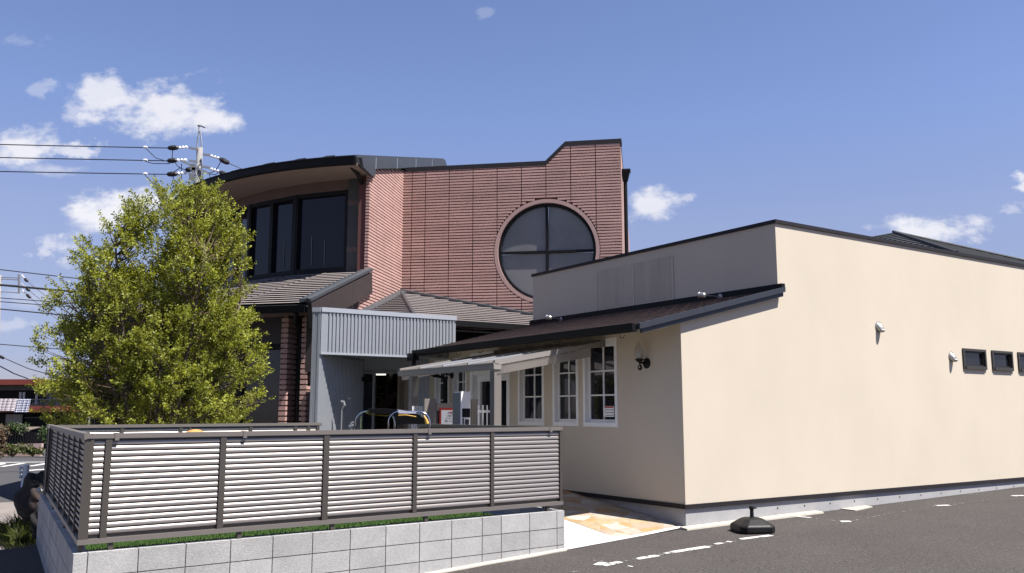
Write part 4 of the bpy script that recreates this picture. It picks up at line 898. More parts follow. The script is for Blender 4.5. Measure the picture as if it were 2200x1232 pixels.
w.build('back_wall', m['corr'], po)
w = MB(); w.box(GBk, dA-.42, dB+.16, DH-.04, DH+.018, .0, .05); w.box(GBk, dA-.42, dA-.36, ZG, DH-.04, .0, .05); w.box(GBk, dA-.05, dA, ZG, DH-.04, -.05, .04); w.box(GBk, dB+.1, dB+.16, ZG, DH-.04, 0, .05); dfr = w.build('door_frame', m['grey_paint'], po)
w = MB(); w.box(GBk, dA-.36, dA-.05, ZG, DH-.04, -.03, -.02); w.build('door_pane', m['glass'], dfr)
w = MB(); w.box(GBk, dA-.33, dA-.1, DH-.2, DH-.1, .03, .1); w.build('door_closer', m['black'], dfr)
w = MB(); w.box(GI, 1.48, 1.62, 1.83, 1.87, .007, .02); w.build('wall_plate', m['ceramic'], po)
# hall interior behind the door
w = MB(); R2 = 4.; 
w.box(GBk, dA-1.2, dB+1.2, ZG-.02, ZG, -R2, -.1); w.box(GBk, dA-1.2, dB+1.2, 2.6, 2.62, -R2, -.1); w.box(GBk, dA-1.2, dB+1.2, ZG, 2.6, -R2-.02, -R2); w.box(GBk, dA-1.22, dA-1.2, ZG, 2.6, -R2, -.1); w.box(GBk, dB+1.2, dB+1.22, ZG, 2.6, -R2, -.1); w.box(GBk, dB-.3, dB+.1, ZG, 2.6, -1.0, -.9)
w.build('hall_lining', mat('hall_wallpaper', (.28, .22, .17), .8, var=.1), po)
w = MB(); uA = GBk.hit(813, 850, -R2)[0]; uB = GBk.hit(846, 850, -R2)[0]
w.box(GBk, uA-.05, uB-.3, 1.3, 2.25, -R2+.005, -R2+.03); hw = w.build('hall_window', m['white_paint'], po)
em = bpy.data.materials.new('glowing_pane'); em.use_nodes = True; em.node_tree.nodes['Principled BSDF'].inputs['Emission Color'].default_value = (.8, .85, .9, 1); em.node_tree.nodes['Principled BSDF'].inputs['Emission Strength'].default_value = .14  # pane material glows, standing in for daylight through the far window
w = MB(); w.box(GBk, uA+.0, uB-.36, 1.36, 2.19, -R2+.0305, -R2+.034); w.build('pane', em, hw)
el = bpy.data.materials.new('lit_tube'); el.use_nodes = True; el.node_tree.nodes['Principled BSDF'].inputs['Emission Color'].default_value = (1, .93, .82, 1); el.node_tree.nodes['Principled BSDF'].inputs['Emission Strength'].default_value = .8
a = GBk.hit(817, 797, -1.6); w = MB(); w.box(GBk, a[0]-.12, a[0]+.12, 2.42, 2.46, -1.66, -1.6); o = w.build('ceiling_light', el); tag(o, 'small lit strip light on the ceiling inside the porch door', 'ceiling light')
# chair and plant seen through the door
u0, z0 = GBk.hit(832, 885, -1.2); chs = thing('chair', 'dark maroon chair seen through the porch doorway', 'chair', GBk.p(u0, ZG, -1.2))
w = MB(); w.hexa([GBk.p(u0-.25, z0+.12, -1.25), GBk.p(u0+.08, z0+.12, -1.25), GBk.p(u0+.22, z0+.42, -1.35), GBk.p(u0+.12, z0+.46, -1.35)], [GBk.p(u0-.25, z0+.12, -1.19), GBk.p(u0+.08, z0+.12, -1.19), GBk.p(u0+.22, z0+.42, -1.29), GBk.p(u0+.12, z0+.46, -1.29)]); w.build('backrest', m['maroon'], chs)
w = MB(); w.box(GBk, u0-.3, u0+.15, .72, .78, -1.6, -1.2); w.build('seat', m['maroon'], chs)
for du in (-.27, .12):
    for oo in (-1.57, -1.23): w = MB(); w.box(GBk, u0+du-.02, u0+du+.02, ZG, .72, oo-.02, oo+.02); w.build('leg', m['wood'], chs)
u0, z0 = GBk.hit(819, 845, -1.8); pl = thing('potted_plant', 'leafy plant in a pot silhouetted inside the porch doorway', 'plant', GBk.p(u0, ZG, -1.8))
w = MB(); w.lathe(GBk.p(u0, ZG, -1.8), [(.12, 0), (.16, .3), (.17, .32)], 14); w.build('pot', m['ceramic'], pl)
w = MB(); w.tube([GBk.p(u0, ZG+.3, -1.8), GBk.p(u0+.05, 1.3, -1.8), GBk.p(u0, 2.0, -1.8)], .015, 6); w.build('stem', m['twig'], pl)
w = MB()
for i in range(90):
    c_ = GBk.p(u0+random.gauss(0, .13), random.uniform(1.0, 2.15), -1.8+random.gauss(0, .1)); d = Vector((random.gauss(0, 1), random.gauss(0, 1), random.gauss(0, .6))).normalized(); x = d.orthogonal().normalized()*.03
    w.poly([c_, c_+d*.06+x, c_+d*.13, c_+d*.06-x], tn(.3))
w.build('foliage', m['leafdark'], pl, normals=False)
# handrail standing by the porch wall
u0, z0 = GI.hit(734, 900, .25); hr = MB(); A_ = atY(733, 918, 16.9); A_.z = ZG
t_ = atY(732.5, 864, 16.9)
hr.tube([A_, Vector((A_.x, A_.y, t_.z-.16)), Vector((A_.x+.05, A_.y, t_.z-.06)), Vector((A_.x+.03, A_.y, t_.z)), Vector((A_.x-.02, A_.y, t_.z+.005))], [.016, .016, .03, .03, .025], 8); o = hr.build('handrail', m['grey_paint']); tag(o, 'grey upright handrail with bent top by the corrugated porch wall', 'handrail')

# ------------------------------------------------------------------ terrace canopy in front of the cream side wall
CP = Fr(CR.p(-2.03, 0), -33.6, 236.4)
pr_ = CP.hit(1050, 850); pl_ = CP.hit(876, 850); f0 = CP.hit(1062, 787); f1 = CP.hit(857, 802)
tc_ = thing('terrace_canopy', 'bronze framed lean-to terrace canopy with pale translucent sheets before the cream wall', 'canopy', CP.p(2.5, .3))
ZFR = f0[1]-.0; ta, tb_ = f0[0]-.02, f1[0]; ZWL = 2.645
for (x0, x1) in ((1039, 1062), (868, 885)):
    a, c = CP.hit(x1, 850)[0], CP.hit(x0, 850)[0]; c = a+.13 if c-a > .2 else c
    w = MB(); w.box(CP, a, a+.12, .28, ZFR-.06, -.12, 0); w.build('post', m['gate'], tc_)
w = MB(); w.box(CP, ta, tb_, ZFR-.045, ZFR+.03, -.11, .02); w.box(CP, ta, tb_, ZFR+.0305, ZFR+.045, -.06, .03); w.build('front_beam', m['awning'], tc_)
def slope_bar(mb, t0, t1, dz0, dz1, s0=-2.03, s1=-.03):
    zz = lambda s: lerp(ZFR+.05, ZWL, (s+2.03)/2.0)
    mb.hexa([CR.p(s0, zz(s0)+dz0, -t0), CR.p(s1, zz(s1)+dz0, -t0), CR.p(s1, zz(s1)+dz1, -t0), CR.p(s0, zz(s0)+dz1, -t0)], [CR.p(s0, zz(s0)+dz0, -t1), CR.p(s1, zz(s1)+dz0, -t1), CR.p(s1, zz(s1)+dz1, -t1), CR.p(s0, zz(s0)+dz1, -t1)])
for t0_ in (ta, tb_-.05): w = MB(); slope_bar(w, t0_, t0_+.05, -.04, .035); w.build('end_rafter', m['awning'], tc_)
for i in range(1, 4): w = MB(); t_ = lerp(ta, tb_, i/4); slope_bar(w, t_-.018, t_+.018, -.03, .03); w.build('rafter', m['corr_trim'], tc_)
for i in range(4): w = MB(); slope_bar(w, lerp(ta, tb_, i/4)+(.055 if i == 0 else .022), lerp(ta, tb_, (i+1)/4)-(.055 if i == 3 else .022), .008, .014); w.build('roof_sheet', m['poly'], tc_)
w = MB(); slope_bar(w, ta+.01, ta+.018, -.175, -.0455, -1.98, -.25); w.build('side_screen', m['poly'], tc_)
w = MB(); slope_bar(w, tb_-.018, tb_-.01, -.175, -.0455, -1.98, -.25); w.build('side_screen', m['poly'], tc_)
w = MB(); w.box(CL, ta-.06, tb_+.03, ZWL-.05, ZWL+.07, .016, .07); w.build('wall_plate', m['gate'], tc_)

# ------------------------------------------------------------------ gate, intercom pillar, notice, pickets on the terrace
GT = Fr(atY(970, 880, 14.1), 56.4, 146.4)
def gx(x, y=880): return GT.hit(x, y)[0]
g = thing('gate', 'brown grey metal gate leaf left of the white intercom pillar', 'gate', GT.p(gx(930), .28), 'terrace gate leaves')
w = MB(); w.box(GT, gx(912), gx(937.5), .3, 1.79, -.04, 0); w.build('post_panel', m['gate'], g)
w = MB(); w.box(GT, gx(938.5), gx(975), 1.60, 1.72, -.035, -.005); w.build('top_rail', m['gate'], g)
w = MB(); w.box(GT, gx(938.5), gx(975), .3, 1.5995, -.03, -.015); w.build('infill', m['brown_panel'], g)
g = thing('gate', 'narrow brown gate post right of the white intercom pillar', 'gate', GT.p(gx(1021), .28), 'terrace gate leaves')
w = MB(); w.box(GT, gx(1014), gx(1028), .3, 1.79, -.10, -.02); w.build('post_panel', m['gate'], g)
w = MB(); w.box(GT, gx(1009), gx(1013.5), .3, 1.72, -.06, -.03); w.build('top_rail', m['gate'], g)
# notice on the gate
ns = thing('notice_sign', 'white notice with red border and Japanese lettering on the gate', 'sign', GT.p(gx(956), 1.2, .01))
su0, su1 = gx(944), gx(944)+.42; sz0, sz1 = 1.33, 1.645
w = MB(); w.box(GT, su0, su1, sz0, sz1, .004, .010); w.build('board', m['red'], ns)
w = MB(); w.box(GT, su0+.03, su1-.03, sz0+.035, sz1-.035, .0105, .012); w.build('face', m['paper'], ns)
for body, du, z, sz, mm in (('お願い', .142, 1.553, .045, 'red'), ('ご用の方は', .122, 1.507, .035, 'ink'), ('インターホンを', .098, 1.465, .035, 'ink'), ('押してください', .098, 1.423, .035, 'ink')):
    text_mesh(body, sz, GT, su0+du, z, .0135).build('lettering', m[mm], ns, normals=False)
# intercom pillar
PF = Fr(atY(989, 880, 13.05), 52, 142)
p0, p1 = PF.hit(989, 880)[0], PF.hit(1009, 880)[0]
ip = thing('intercom_pillar', 'slim white and grey intercom pillar with a black panel by the gate', 'post box', PF.p(p0, .28))
w = MB(); w.prism(PF, [(p0, .3), (p1, .3), (p1, 1.865), (p0, 1.865)], -.205, 0); w.build('column', m['grey_paint'], ip)
w = MB(); w.box(PF, p0-.0005, p1+.0005, .3, 1.868, .0005, .02); w.box(PF, p0-.001, p1+.001, 1.8685, 1.885, -.16, .022); w.build('front_plate', m['ceramic'], ip)
w = MB(); zt1 = PF.hit(1000, 878)[1]; zb1 = PF.hit(1000, 897)[1]; w.box(PF, p0+.018, p1-.006, zb1, zt1, .0205, .024); w.build('black_panel', m['plastic'], ip)
w = MB(); w.box(PF, p0+.025, p0+.05, zb1-.11, zb1-.012, .0205, .024); w.box(PF, p0+.07, p1-.03, zb1-.12, zb1-.03, .0205, .028); w.build('intercom', m['navy'], ip)
# white picket fences behind the gate
for (x0, x1, lab) in ((885, 911, 'short white picket fence left of the brown gate'), (1026, 1075, 'short white picket fence behind the canopy post, right of the gate')):
    PKF = Fr(atY((x0+x1)/2, 880, 14.3), 60, 150); u0, u1 = PKF.hit(x0, 885)[0], PKF.hit(x1, 885)[0]; zt2 = PKF.hit(x0, 873)[1] if x0 < 1000 else PKF.hit(x0, 871)[1]
    pk = thing('picket_fence', lab, 'fence', PKF.p((u0+u1)/2, .28), 'white picket fences')
    n = 6
    for i in range(n): w = MB(); u = lerp(u0, u1-.02, i/(n-1)); w.box(PKF, u, u+.018, .3, zt2, 0, .02); w.build('picket', m['white_paint'], pk)
    for z in (.5, zt2-.12): w = MB(); w.box(PKF, u0, u1, z, z+.04, -.02, -.001); w.build('rail', m['white_paint'], pk)
# paper notice inside the nearest window
n3 = near3[0]; NW = CL
w = MB(); ua, za = CL.hit(1322, 896, -.07); ub, zb4 = CL.hit(1301, 873, -.07); w.box(CL, ua, ub, za, zb4, -.0485, -.0465)
pn = thing('window_notice', 'white paper notice with red top stuck in the nearest white window', 'notice', CL.p((ua+ub)/2, za, -.048)); w.build('paper', m['paper'], pn)
w = MB(); w.box(CL, ua+.01, ub-.01, zb4-.03, zb4-.004, -.0464, -.0455); w.build('red_heading', m['red'], pn)
# text rows: unreadable in the photo, short dark strokes of the right size
rw_ = MB()
for j in range(3):
    z = zb4-.065-.042*j; u = ua+.012
    while u < ub-.03: l = random.uniform(.008, .018); rw_.box(CL, u, u+l, z, z+.016*random.uniform(.7, 1.1), -.0464, -.0456); u += l+.005
rw_.build('text_rows', m['ink'], pn)

# ------------------------------------------------------------------ lanterns and spotlights
def lantern(x, y, lab, fr=CL):
    u, z = fr.hit(x, y); L = thing('wall_lantern', lab, 'lamp', fr.p(u, z), 'black wall lanterns on the cream wall')
    w = MB(); w.lathe(fr.p(u-.0, z, .001), [(.078, 0), (.078, .012), (.06, .026), (.035, .04)], 18, axis=fr.n); w.build('back_plate', m['black'], L)
    o = .15
    w = MB(); w.tube([fr.p(u, z, .02), fr.p(u, z+.0, .07), fr.p(u, z+.015, o)], .017, 8)
    pts = [fr.p(u, z-.01 - .09*(i/14) , o-.02*sin(i)) for i in range(1)]
    pts = []
    for i in range(26):
        a = radians(100 + i*22); r = .042*(1-i/40); pts.append(fr.p(u, z-.065 + r*sin(a), o-.005 + r*cos(a)))
    w.tube([fr.p(u, z+.02, o), fr.p(u, z-.02, o-.012)] + pts, .009, 6); w.build('scroll_arm', m['black'], L)
    w = MB(); w.lathe(fr.p(u, z+.015, o), [(.012, -.01), (.034, .005), (.062, .03), (.067, .044), (.036, .048)], 16); w.build('cup', m['black'], L)
    w = MB(); w.lathe(fr.p(u, z+.06, o), [(.036, 0), (.058, .035), (.07, .09), (.064, .15), (.042, .21), (.016, .255), (.002, .275)], 18); w.build('flame_glass', m['clearglass'], L, smooth=True)
    w = MB(); w.lathe(fr.p(u, z+.06, o), [(.018, 0), (.018, .04), (.022, .06), (.014, .085), (.003, .1)], 12); w.build('bulb', m['ceramic'], L, smooth=True)
lantern(1390, 781, 'black scroll wall lantern with clear flame glass, near the sunlit corner')
lantern(972, 806, 'black scroll wall lantern half hidden behind the terrace canopy')
def spot(bx, by, hx, hy, lab):
    u, z = CU.hit(bx, by, .04); S = thing('spotlight', lab, 'lamp', CU.p(u, z, .03), 'spotlights on the upper cream wall')
    w = MB(); w.lathe(CU.p(u, z, .031), [(.05, 0), (.05, .012), (.02, .02)], 18, axis=CU.n); w.build('base', m['metalsilver'], S)
    hu, hz = CU.hit(hx, hy, .35); A_ = CU.p(u, z, .04); B_ = CU.p(hu, hz, .35); d = (B_-A_).normalized()
    w = MB(); w.tube([A_, A_.lerp(B_, .9)], .011, 8); w.build('arm', m['metalsilver'], S)
    w = MB(); hd = CU.p(hu, hz, .35); ax = (CU.d*.9 + Vector((0, 0, .15)) + CU.n*.25).normalized()
    w.lathe(hd - ax*.03, [(.028, 0), (.045, .02), (.047, .10), (.05, .105), (.05, .125), (.04, .126)], 18, axis=ax); w.build('head', m['metalsilver'], S, smooth=False)
spot(1547, 638, 1512, 635, 'silver spotlight on a short arm, near end of the upper cream wall')
spot(1205, 687, 1182, 683, 'silver spotlight on a short arm, far end of the upper cream wall')

# ------------------------------------------------------------------ parasol base on the asphalt
P = atZ(1606, 1146, -.0)
for i in range(3): P = atZ(1606, 1148, lotz(P.x, P.y))
P = P + Vector((.12, .2, 0)); P.z = lotz(P.x, P.y)
ub = thing('parasol_base', 'black plastic parasol base with stub tube standing on the car park', 'parasol base', P)
def oct_(r, c, z, rot): 
    q = [(r, -r+c), (r, r-c), (r-c, r), (-r+c, r), (-r, r-c), (-r, -r+c), (-r+c, -r), (r-c, -r)]
    return [P + Vector((x*cos(rot)-y*sin(rot), x*sin(rot)+y*cos(rot), z)) for x, y in q]
w = MB(); rot = radians(8); prof = [(.235, .07, .0), (.245, .075, .02), (.245, .075, .085), (.225, .075, .108), (.13, .045, .172), (.10, .04, .185), (.05, .02, .187)]
k = 0; rings = [oct_(r, c, z, rot) for r, c, z in prof]; w.v = [tuple(p) for rg in rings for p in rg]
for i in range(len(rings)-1):
    for j in range(8): j2 = (j+1) % 8; w.f.append((i*8+j, i*8+j2, i*8+8+j2, i*8+8+j))
w.f += [tuple(reversed(range(8))), tuple(range(48, 56))]; w.t = [1.]*len(w.f); w.mi = [0]*len(w.f)
ob = w.build('tank', m['plastic'], ub); bv = ob.modifiers.new('bevel', 'BEVEL'); bv.width = .012; bv.segments = 3; bv.limit_method = 'ANGLE'; bv.angle_limit = radians(20)
w = MB(); w.lathe(P+Vector((0, 0, .183)), [(.034, 0), (.027, .02), (.024, .07), (.024, .11)], 16); w.build('tube', m['plastic'], ub)
w = MB(); w.lathe(P+Vector((0, 0, .29)), [(.03, 0), (.035, .006), (.035, .03), (.028, .034), (.028, .045), (.02, .046)], 16); w.tube([P+Vector((.02, -.01, .31)), P+Vector((.06, -.02, .31))], .01, 8); w.build('collar', m['plastic'], ub)

# ------------------------------------------------------------------ hoop frame cart and orange play dome in the yard
YC = 11.9
hp = thing('hoop_cart', 'chrome hoop cart draped with black padded cover edged in yellow', 'cart', (atY(850, 915, YC).x, YC, .345))
def px(x, y, Y=YC): return atY(x, y, Y)
def hoop(xl, xr, yt, yb, Y):
    pts = []
    r = 24
    for q in ((xl, 960), (xl, yb+3)): pts.append(px(q[0], q[1], Y))
    for i in range(7): a = radians(180-i*15); pts.append(px(xl+r+r*cos(a), yt+r-r*sin(a), Y))
    for i in range(7): a = radians(90-i*15); pts.append(px(xr-r+r*cos(a), yt+r-r*sin(a), Y))
    pts.append(px(xr, 960, Y)); pts[0].z = .345; pts[-1].z = .345
    return pts
for xl, xr, yt, Y in ((764, 848, 884, 12.3), (835, 923.5, 884.5, 11.7)): w = MB(); w.tube(hoop(xl, xr, yt, 908, Y), .011, 10); w.build('hoop', m['chrome'], hp, smooth=True)
for (x, y, Y0, Y1) in ((795, 884, 12.3, 12.3),): pass
w = MB(); w.tube([px(776, 895, 12.3), px(776, 960, 12.5)], .008, 8); w.build('strut', m['chrome'], hp)
w = MB(); q = [(787, 883), (793, 878.5), (826, 878), (856, 880), (856, 888), (830, 890.5), (798, 887.5)]
w.hexa([px(x, y, 12.3) for x, y in q], [px(x+3, y+.5, 11.8) for x, y in q]); w.build('black_pad', m['fabric'], hp)
w = MB(); q = [(849, 889), (895, 889), (902, 893), (910, 900), (916, 911.5), (850, 911.5), (846, 896)]
w.hexa([px(x, y, 11.75) for x, y in q], [px(x+1, y, 11.55) for x, y in q]); w.build('side_cover', m['fabric'], hp)
w = MB(); q = [(854, 880.5), (860, 881), (878, 884.5), (894, 885), (894.5, 890.5), (870, 889), (856, 888.5)]
w.hexa([px(x, y, 11.68) for x, y in q], [px(x, y, 11.55) for x, y in q]); w.build('lilac_pad', m['lilac'], hp)
w = MB()
w.tube([px(856, 893, 11.5), px(872, 892.3, 11.5), px(894, 896, 11.5)], .008, 6); w.tube([px(787, 888, 11.9), px(800, 891, 11.9), px(830, 893.5, 11.9), px(845, 891, 11.9)], .006, 6); w.tube([px(910, 893, 11.5), px(915, 901, 11.5), px(918, 911, 11.5)], [.007, .02, .03], 6); w.build('yellow_edging', m['yellow'], hp)
# small bicycle-like fittings by the porch: metal stand
w = MB(); A_ = px(757, 912, 13.2)
w.tube([px(750, 960, 13.2), px(751, 916, 13.2), px(755, 909, 13.2), px(760, 907, 13.2)], .012, 6); w.tube([px(754, 960, 13.2), px(755, 912, 13.2)], .012, 6); w.lathe(px(752, 918, 13.2), [(.03, 0), (.03, .03)], 10); w.lathe(px(756, 916, 13.2), [(.025, 0), (.025, .03)], 10)
o = w.build('metal_stand', m['steel']); tag(o, 'small bare metal stand between the porch wall and the hoop frame', 'stand')
Yo = 9.9; ctr = atY(418, 955.5, Yo)
od = thing('play_dome', 'round pale orange top of play equipment peeping over the front fence', 'play equipment', (ctr.x, ctr.y, .345))
w = MB(); w.lathe(ctr, [(.17*cos(radians(a)), .17*sin(radians(a))) for a in range(-90, 91, 10)], 24); w.build('dome', m['orange'], od, smooth=True)
w = MB(); w.tube([(ctr.x, ctr.y, .345), (ctr.x, ctr.y, ctr.z-.15)], .04, 10); w.build('post', m['orange'], od)

# ------------------------------------------------------------------ the tree behind the far fence
TB = atY(335, 900, 15.0); TB.z = ZG
tr = thing('tree', 'bushy bright green tree with many upright stems behind the fence', 'tree', TB)
rnd = random.Random(3)
PXM = 15.0/1890
# crown outline in metres about the stem, from the picture: (height, left, right)
def hz_(y): return CAMZ + (883-y)*PXM*1.0
OUT = [(hz_(930), 230, 205), (hz_(830), 245, 222), (hz_(760), 245, 220), (hz_(700), 238, 205), (hz_(640), 222, 196), (hz_(580), 192, 190), (hz_(520), 145, 175), (hz_(470), 105, 158), (hz_(430), 50, 125), (hz_(408), 5, 100), (hz_(392), -20, 70)]
def ext(z):
    l = pw([(a, b_) for a, b_, c in OUT], z)*PXM; r = pw([(a, c) for a, b_, c in OUT], z)*PXM; return l, r
clusters = []
zmin, zmax = hz_(925), hz_(398)
tries = 0
while len(clusters) < 1150 and tries < 90000:
    tries += 1
    z = zmin + (zmax-zmin)*rnd.random()**.85; l, r = ext(z); cx = (r-l)/2; hw_ = (l+r)/2*.99
    if hw_ < .05: continue
    a = rnd.random()*2*pi; q = rnd.random()**.42
    # lumpy outline
    lump = .86 + .14*sin(a*5+z*3.1) + .07*sin(a*9-z*5)
    x = cx + hw_*q*lump*cos(a); y = hw_*.92*q*lump*sin(a)
    p = Vector((TB.x+x, TB.y+y, z))
    fz = (z-zmin)/(zmax-zmin)
    if noise.noise(p*1.5) < lerp(-.12, .02, fz) and q < .93: continue
    if rnd.random() < max(0, fz-.3)*.95: continue
    if all((p-c).length > .135 for c in clusters[-600:]): clusters.append(p)
# long shoots standing out of the outline
shoots = []
for i in range(150):
    z = zmin + (zmax-zmin)*rnd.random()**.9; l, r = ext(z); a = rnd.random()*2*pi; cx = (r-l)/2; hw_ = (l+r)/2
    d = Vector((cos(a), sin(a)*.9, rnd.uniform(.3, 1.6) + 1.2*max(0, (z-zmin)/(zmax-zmin)-.4))).normalized()
    st = Vector((TB.x+cx+hw_*.86*cos(a), TB.y+hw_*.82*sin(a), z)); shoots.append((st, d, rnd.uniform(.22, .46)))
stems = []
wd_ = MB()
for i in range(11):
    a = 2*pi*i/11 + rnd.uniform(-.2, .2); q = rnd.uniform(.25, .85); ztop = rnd.uniform(zmin+1.6, zmax-.25)
    l, r = ext(ztop); rad = (l+r)/2*q
    pts = []
    b0 = TB + Vector((cos(a)*.1, sin(a)*.1, 0))
    for k in range(9):
        f = k/8; out_ = rad*(f**.75); pts.append(Vector((b0.x + cos(a)*out_ + (r-l)/2*f + rnd.uniform(-.03, .03), b0.y + sin(a)*out_*.9 + rnd.uniform(-.03, .03), lerp(TB.z, ztop, f**1.05))))
    stems.append(pts); wd_.tube(pts, [.05*(1-.85*k/8)+.006 for k in range(9)], 7)
nodes = [p.lerp(q_, f) for s in stems for p, q_ in zip(s[2:], s[3:]) for f in (0, .25, .5, .75)]
tw = MB(); use = [0]*len(nodes)
for c in clusters:
    bi = min(range(len(nodes)), key=lambda k: (nodes[k]-c).length + (2.5*max(0, nodes[k].z - c.z + .25)) + .05*use[k]); use[bi] += 1; best = nodes[bi]
    mid = best.lerp(c, .55) - Vector((0, 0, .05)); tw.tube([best, mid, c], [.012, .008, .004], 4, cap=False)
for st, d, L in shoots: tw.tube([st-d*.25, st, st+d*L], [.007, .005, .002], 4, cap=False)
wd_.build('trunk', m['bark'], tr, smooth=True); tw.build('branches', m['twig'], tr)
lf = MB()
cen = Vector((TB.x, TB.y, 2.6))
for c in clusters:
    outw = Vector((c.x-TB.x, c.y-TB.y, 0)); dd = outw.length; l, r = ext(c.z); frac = dd/max(.2, (l+r)/2)
    base_t = rnd.uniform(.62, 1.3)
    ns = rnd.randint(7, 10)
    for s in range(ns):
        d = (outw.normalized()*rnd.uniform(.0, .9)*frac if dd > .01 else Vector((0, 0, 0))) + Vector((rnd.gauss(0, .45), rnd.gauss(0, .45), rnd.uniform(.35, 1.1))); d.normalize()
        L = rnd.uniform(.10, .26); st = c + Vector((rnd.gauss(0, .05), rnd.gauss(0, .05), rnd.gauss(0, .05)))
        nl = int(L/.017); x0 = d.orthogonal().normalized(); y0 = d.cross(x0); tt = base_t*rnd.uniform(.85, 1.2)
        for k in range(nl):
            f = (k+.5)/nl; an = k*2.4 + rnd.uniform(-.4, .4); rd = x0*cos(an) + y0*sin(an)
            ld = (rd*1.0 + d*rnd.uniform(.3, 1.1)).normalized(); p = st + d*L*f; ln = rnd.uniform(.040, .066)*(1 if f < .85 else .8); wv = ld.cross(Vector((rnd.gauss(0, 1), rnd.gauss(0, 1), rnd.gauss(0, 1)))).normalized()*ln*.27
            lf.poly([p, p+ld*ln*.5+wv, p+ld*ln, p+ld*ln*.5-wv], tt*rnd.uniform(.75, 1.25)*(1.25 if f > .8 else 1))
for st, d, L in shoots:
    tw2 = st + d*L; nl = int(L/.016); x0 = d.orthogonal().normalized(); y0 = d.cross(x0); tt = rnd.uniform(.85, 1.3)
    for k in range(nl):
        f = (k+.5)/nl; an = k*2.4; rd = x0*cos(an) + y0*sin(an); ld = (rd + d*rnd.uniform(.4, 1.1)).normalized(); p = st + d*L*f - Vector((0, 0, .12*f*f*(1-d.z))); ln = rnd.uniform(.045, .07)
        wv = ld.cross(Vector((rnd.gauss(0, 1), rnd.gauss(0, 1), rnd.gauss(0, 1)))).normalized()*ln*.27; lf.poly([p, p+ld*ln*.5+wv, p+ld*ln, p+ld*ln*.5-wv], tt*rnd.uniform(.75, 1.25)*(1.25 if f > .7 else 1))
lf.build('crown', m['leaf'], tr, normals=False)

# ------------------------------------------------------------------ utility poles and wires
def insulator(root, a, b_, n=3):
    w = MB(); a, b_ = Vector(a), Vector(b_)
    for i in range(n): f0, f1 = i/n, (i+.8)/n; w.tube([a.lerp(b_, f0), a.lerp(b_, lerp(f0, f1, .5)), a.lerp(b_, f1)], [.035, .075, .035], 8)
    w.build('insulator', m['ceramic'], root)
def sleeve(root, a, b_):
    a, b_ = Vector(a), Vector(b_); w = MB(); w.tube([a, a.lerp(b_, .15), a.lerp(b_, .5), a.lerp(b_, .85), b_], [.03, .10, .125, .10, .03], 8); w.build('sleeve', m['rubber'], root)
YP = 38.
pp = lambda x, y, Y=YP: atY(x, y, Y)
pole = thing('utility_pole', 'tall utility pole with crossarms and black sleeves rising behind the curved roof', 'utility pole', (pp(424, 400).x, YP, -.62))
w = MB(); xb = pp(424, 400).x; zt3 = pp(428, 318).z
w.tube([(xb-.02, YP, -.62), (xb+.02, YP, 6), (xb+.04, YP, zt3)], [.19, .16, .12], 12); w.build('shaft', m['pole'], pole, smooth=True)
w = MB()
for dx in (-.07, .07): w.tube([pp(428, 345)+Vector((dx*1.4, 0, 0)), pp(428.5, 308)+Vector((dx*1.4, 0, 0)), pp(429, 282)+Vector((dx*.4, 0, 0))], .035, 6)
w.tube([pp(427.5, 284), pp(427.5, 270)], .03, 6); w.tube([pp(425, 270), pp(433, 271), pp(440, 274)], [.05, .04, .05], 6); w.build('top_bracket', m['steel'], pole)
for (a, c) in (((388, 345), (448, 373)), ((407, 318), (424, 321)), ((436, 332), (452, 334)), ((407, 345.5), (424, 348)), ((433, 358), (452, 361)), ((405, 373), (420, 376))):
    w = MB(); w.bar(pp(*a, YP-.15), pp(*c, YP-.15), .09, .09); w.build('crossarm', m['steel'], pole)
for (a, c) in (((384, 317.5), (404, 316.5)), ((379, 344.5), (403, 344)), ((381, 373), (402, 372)), ((452, 335), (472, 341)), ((452, 363), (472, 369))): insulator(pole, pp(*a, YP-.1), pp(*c, YP-.1))
for (a, c) in (((360, 318.5), (384, 317.5)), ((359, 346), (381, 345)), ((358, 375), (382, 374)), ((471, 341), (493, 352)), ((471, 369), (491, 380)), ((398, 366), (413, 364))): sleeve(pole, pp(*a, YP-.1), pp(*c, YP-.1))
w = MB()
for q in ([(371, 321), (370, 336), (371, 345)], [(376, 348), (380, 356), (388, 362), (400, 366)], [(372, 371), (380, 366), (388, 360)], [(475, 346), (468, 360), (458, 370), (450, 372)], [(469, 371), (462, 376), (450, 374)], [(373, 380), (368, 400)], [(312, 318), (335, 340), (362, 348)], [(312, 347), (330, 352), (365, 352)], [(312, 377), (330, 395), (350, 402)], [(390, 352), (390, 385)], [(450, 374), (453, 390)]):
    w.tube([pp(x, y, YP-.12) for x, y in q], .018, 5)
w.build('jumper_wires', m['rubber'], pole)
w = MB()
for (x0, y0, x1, y1) in ((408, 352, 420, 366), (406, 376, 418, 390), (412, 360, 420, 372)): w.hexa([pp(x0, y0, YP-.2), pp(x1, y0, YP-.2), pp(x1, y1, YP-.2), pp(x0, y1, YP-.2)], [pp(x0, y0, YP+.05), pp(x1, y0, YP+.05), pp(x1, y1, YP+.05), pp(x0, y1, YP+.05)])
w.build('switch_box', m['grey_paint'], pole)
w = MB(); w.tube([pp(420, 372, YP-.2), pp(434, 402, YP-.2)], .03, 5); w.tube([pp(433, 350, YP-.2), pp(420, 365, YP-.2)], .03, 5); w.build('brace', m['steel'], pole)
def wire(name, label, pts, r, group='overhead lines left of the tree'):
    w = MB(); w.tube(pts, r, 6); o = w.build(name, m['rubber']); tag(o, label, 'power line', group); return o
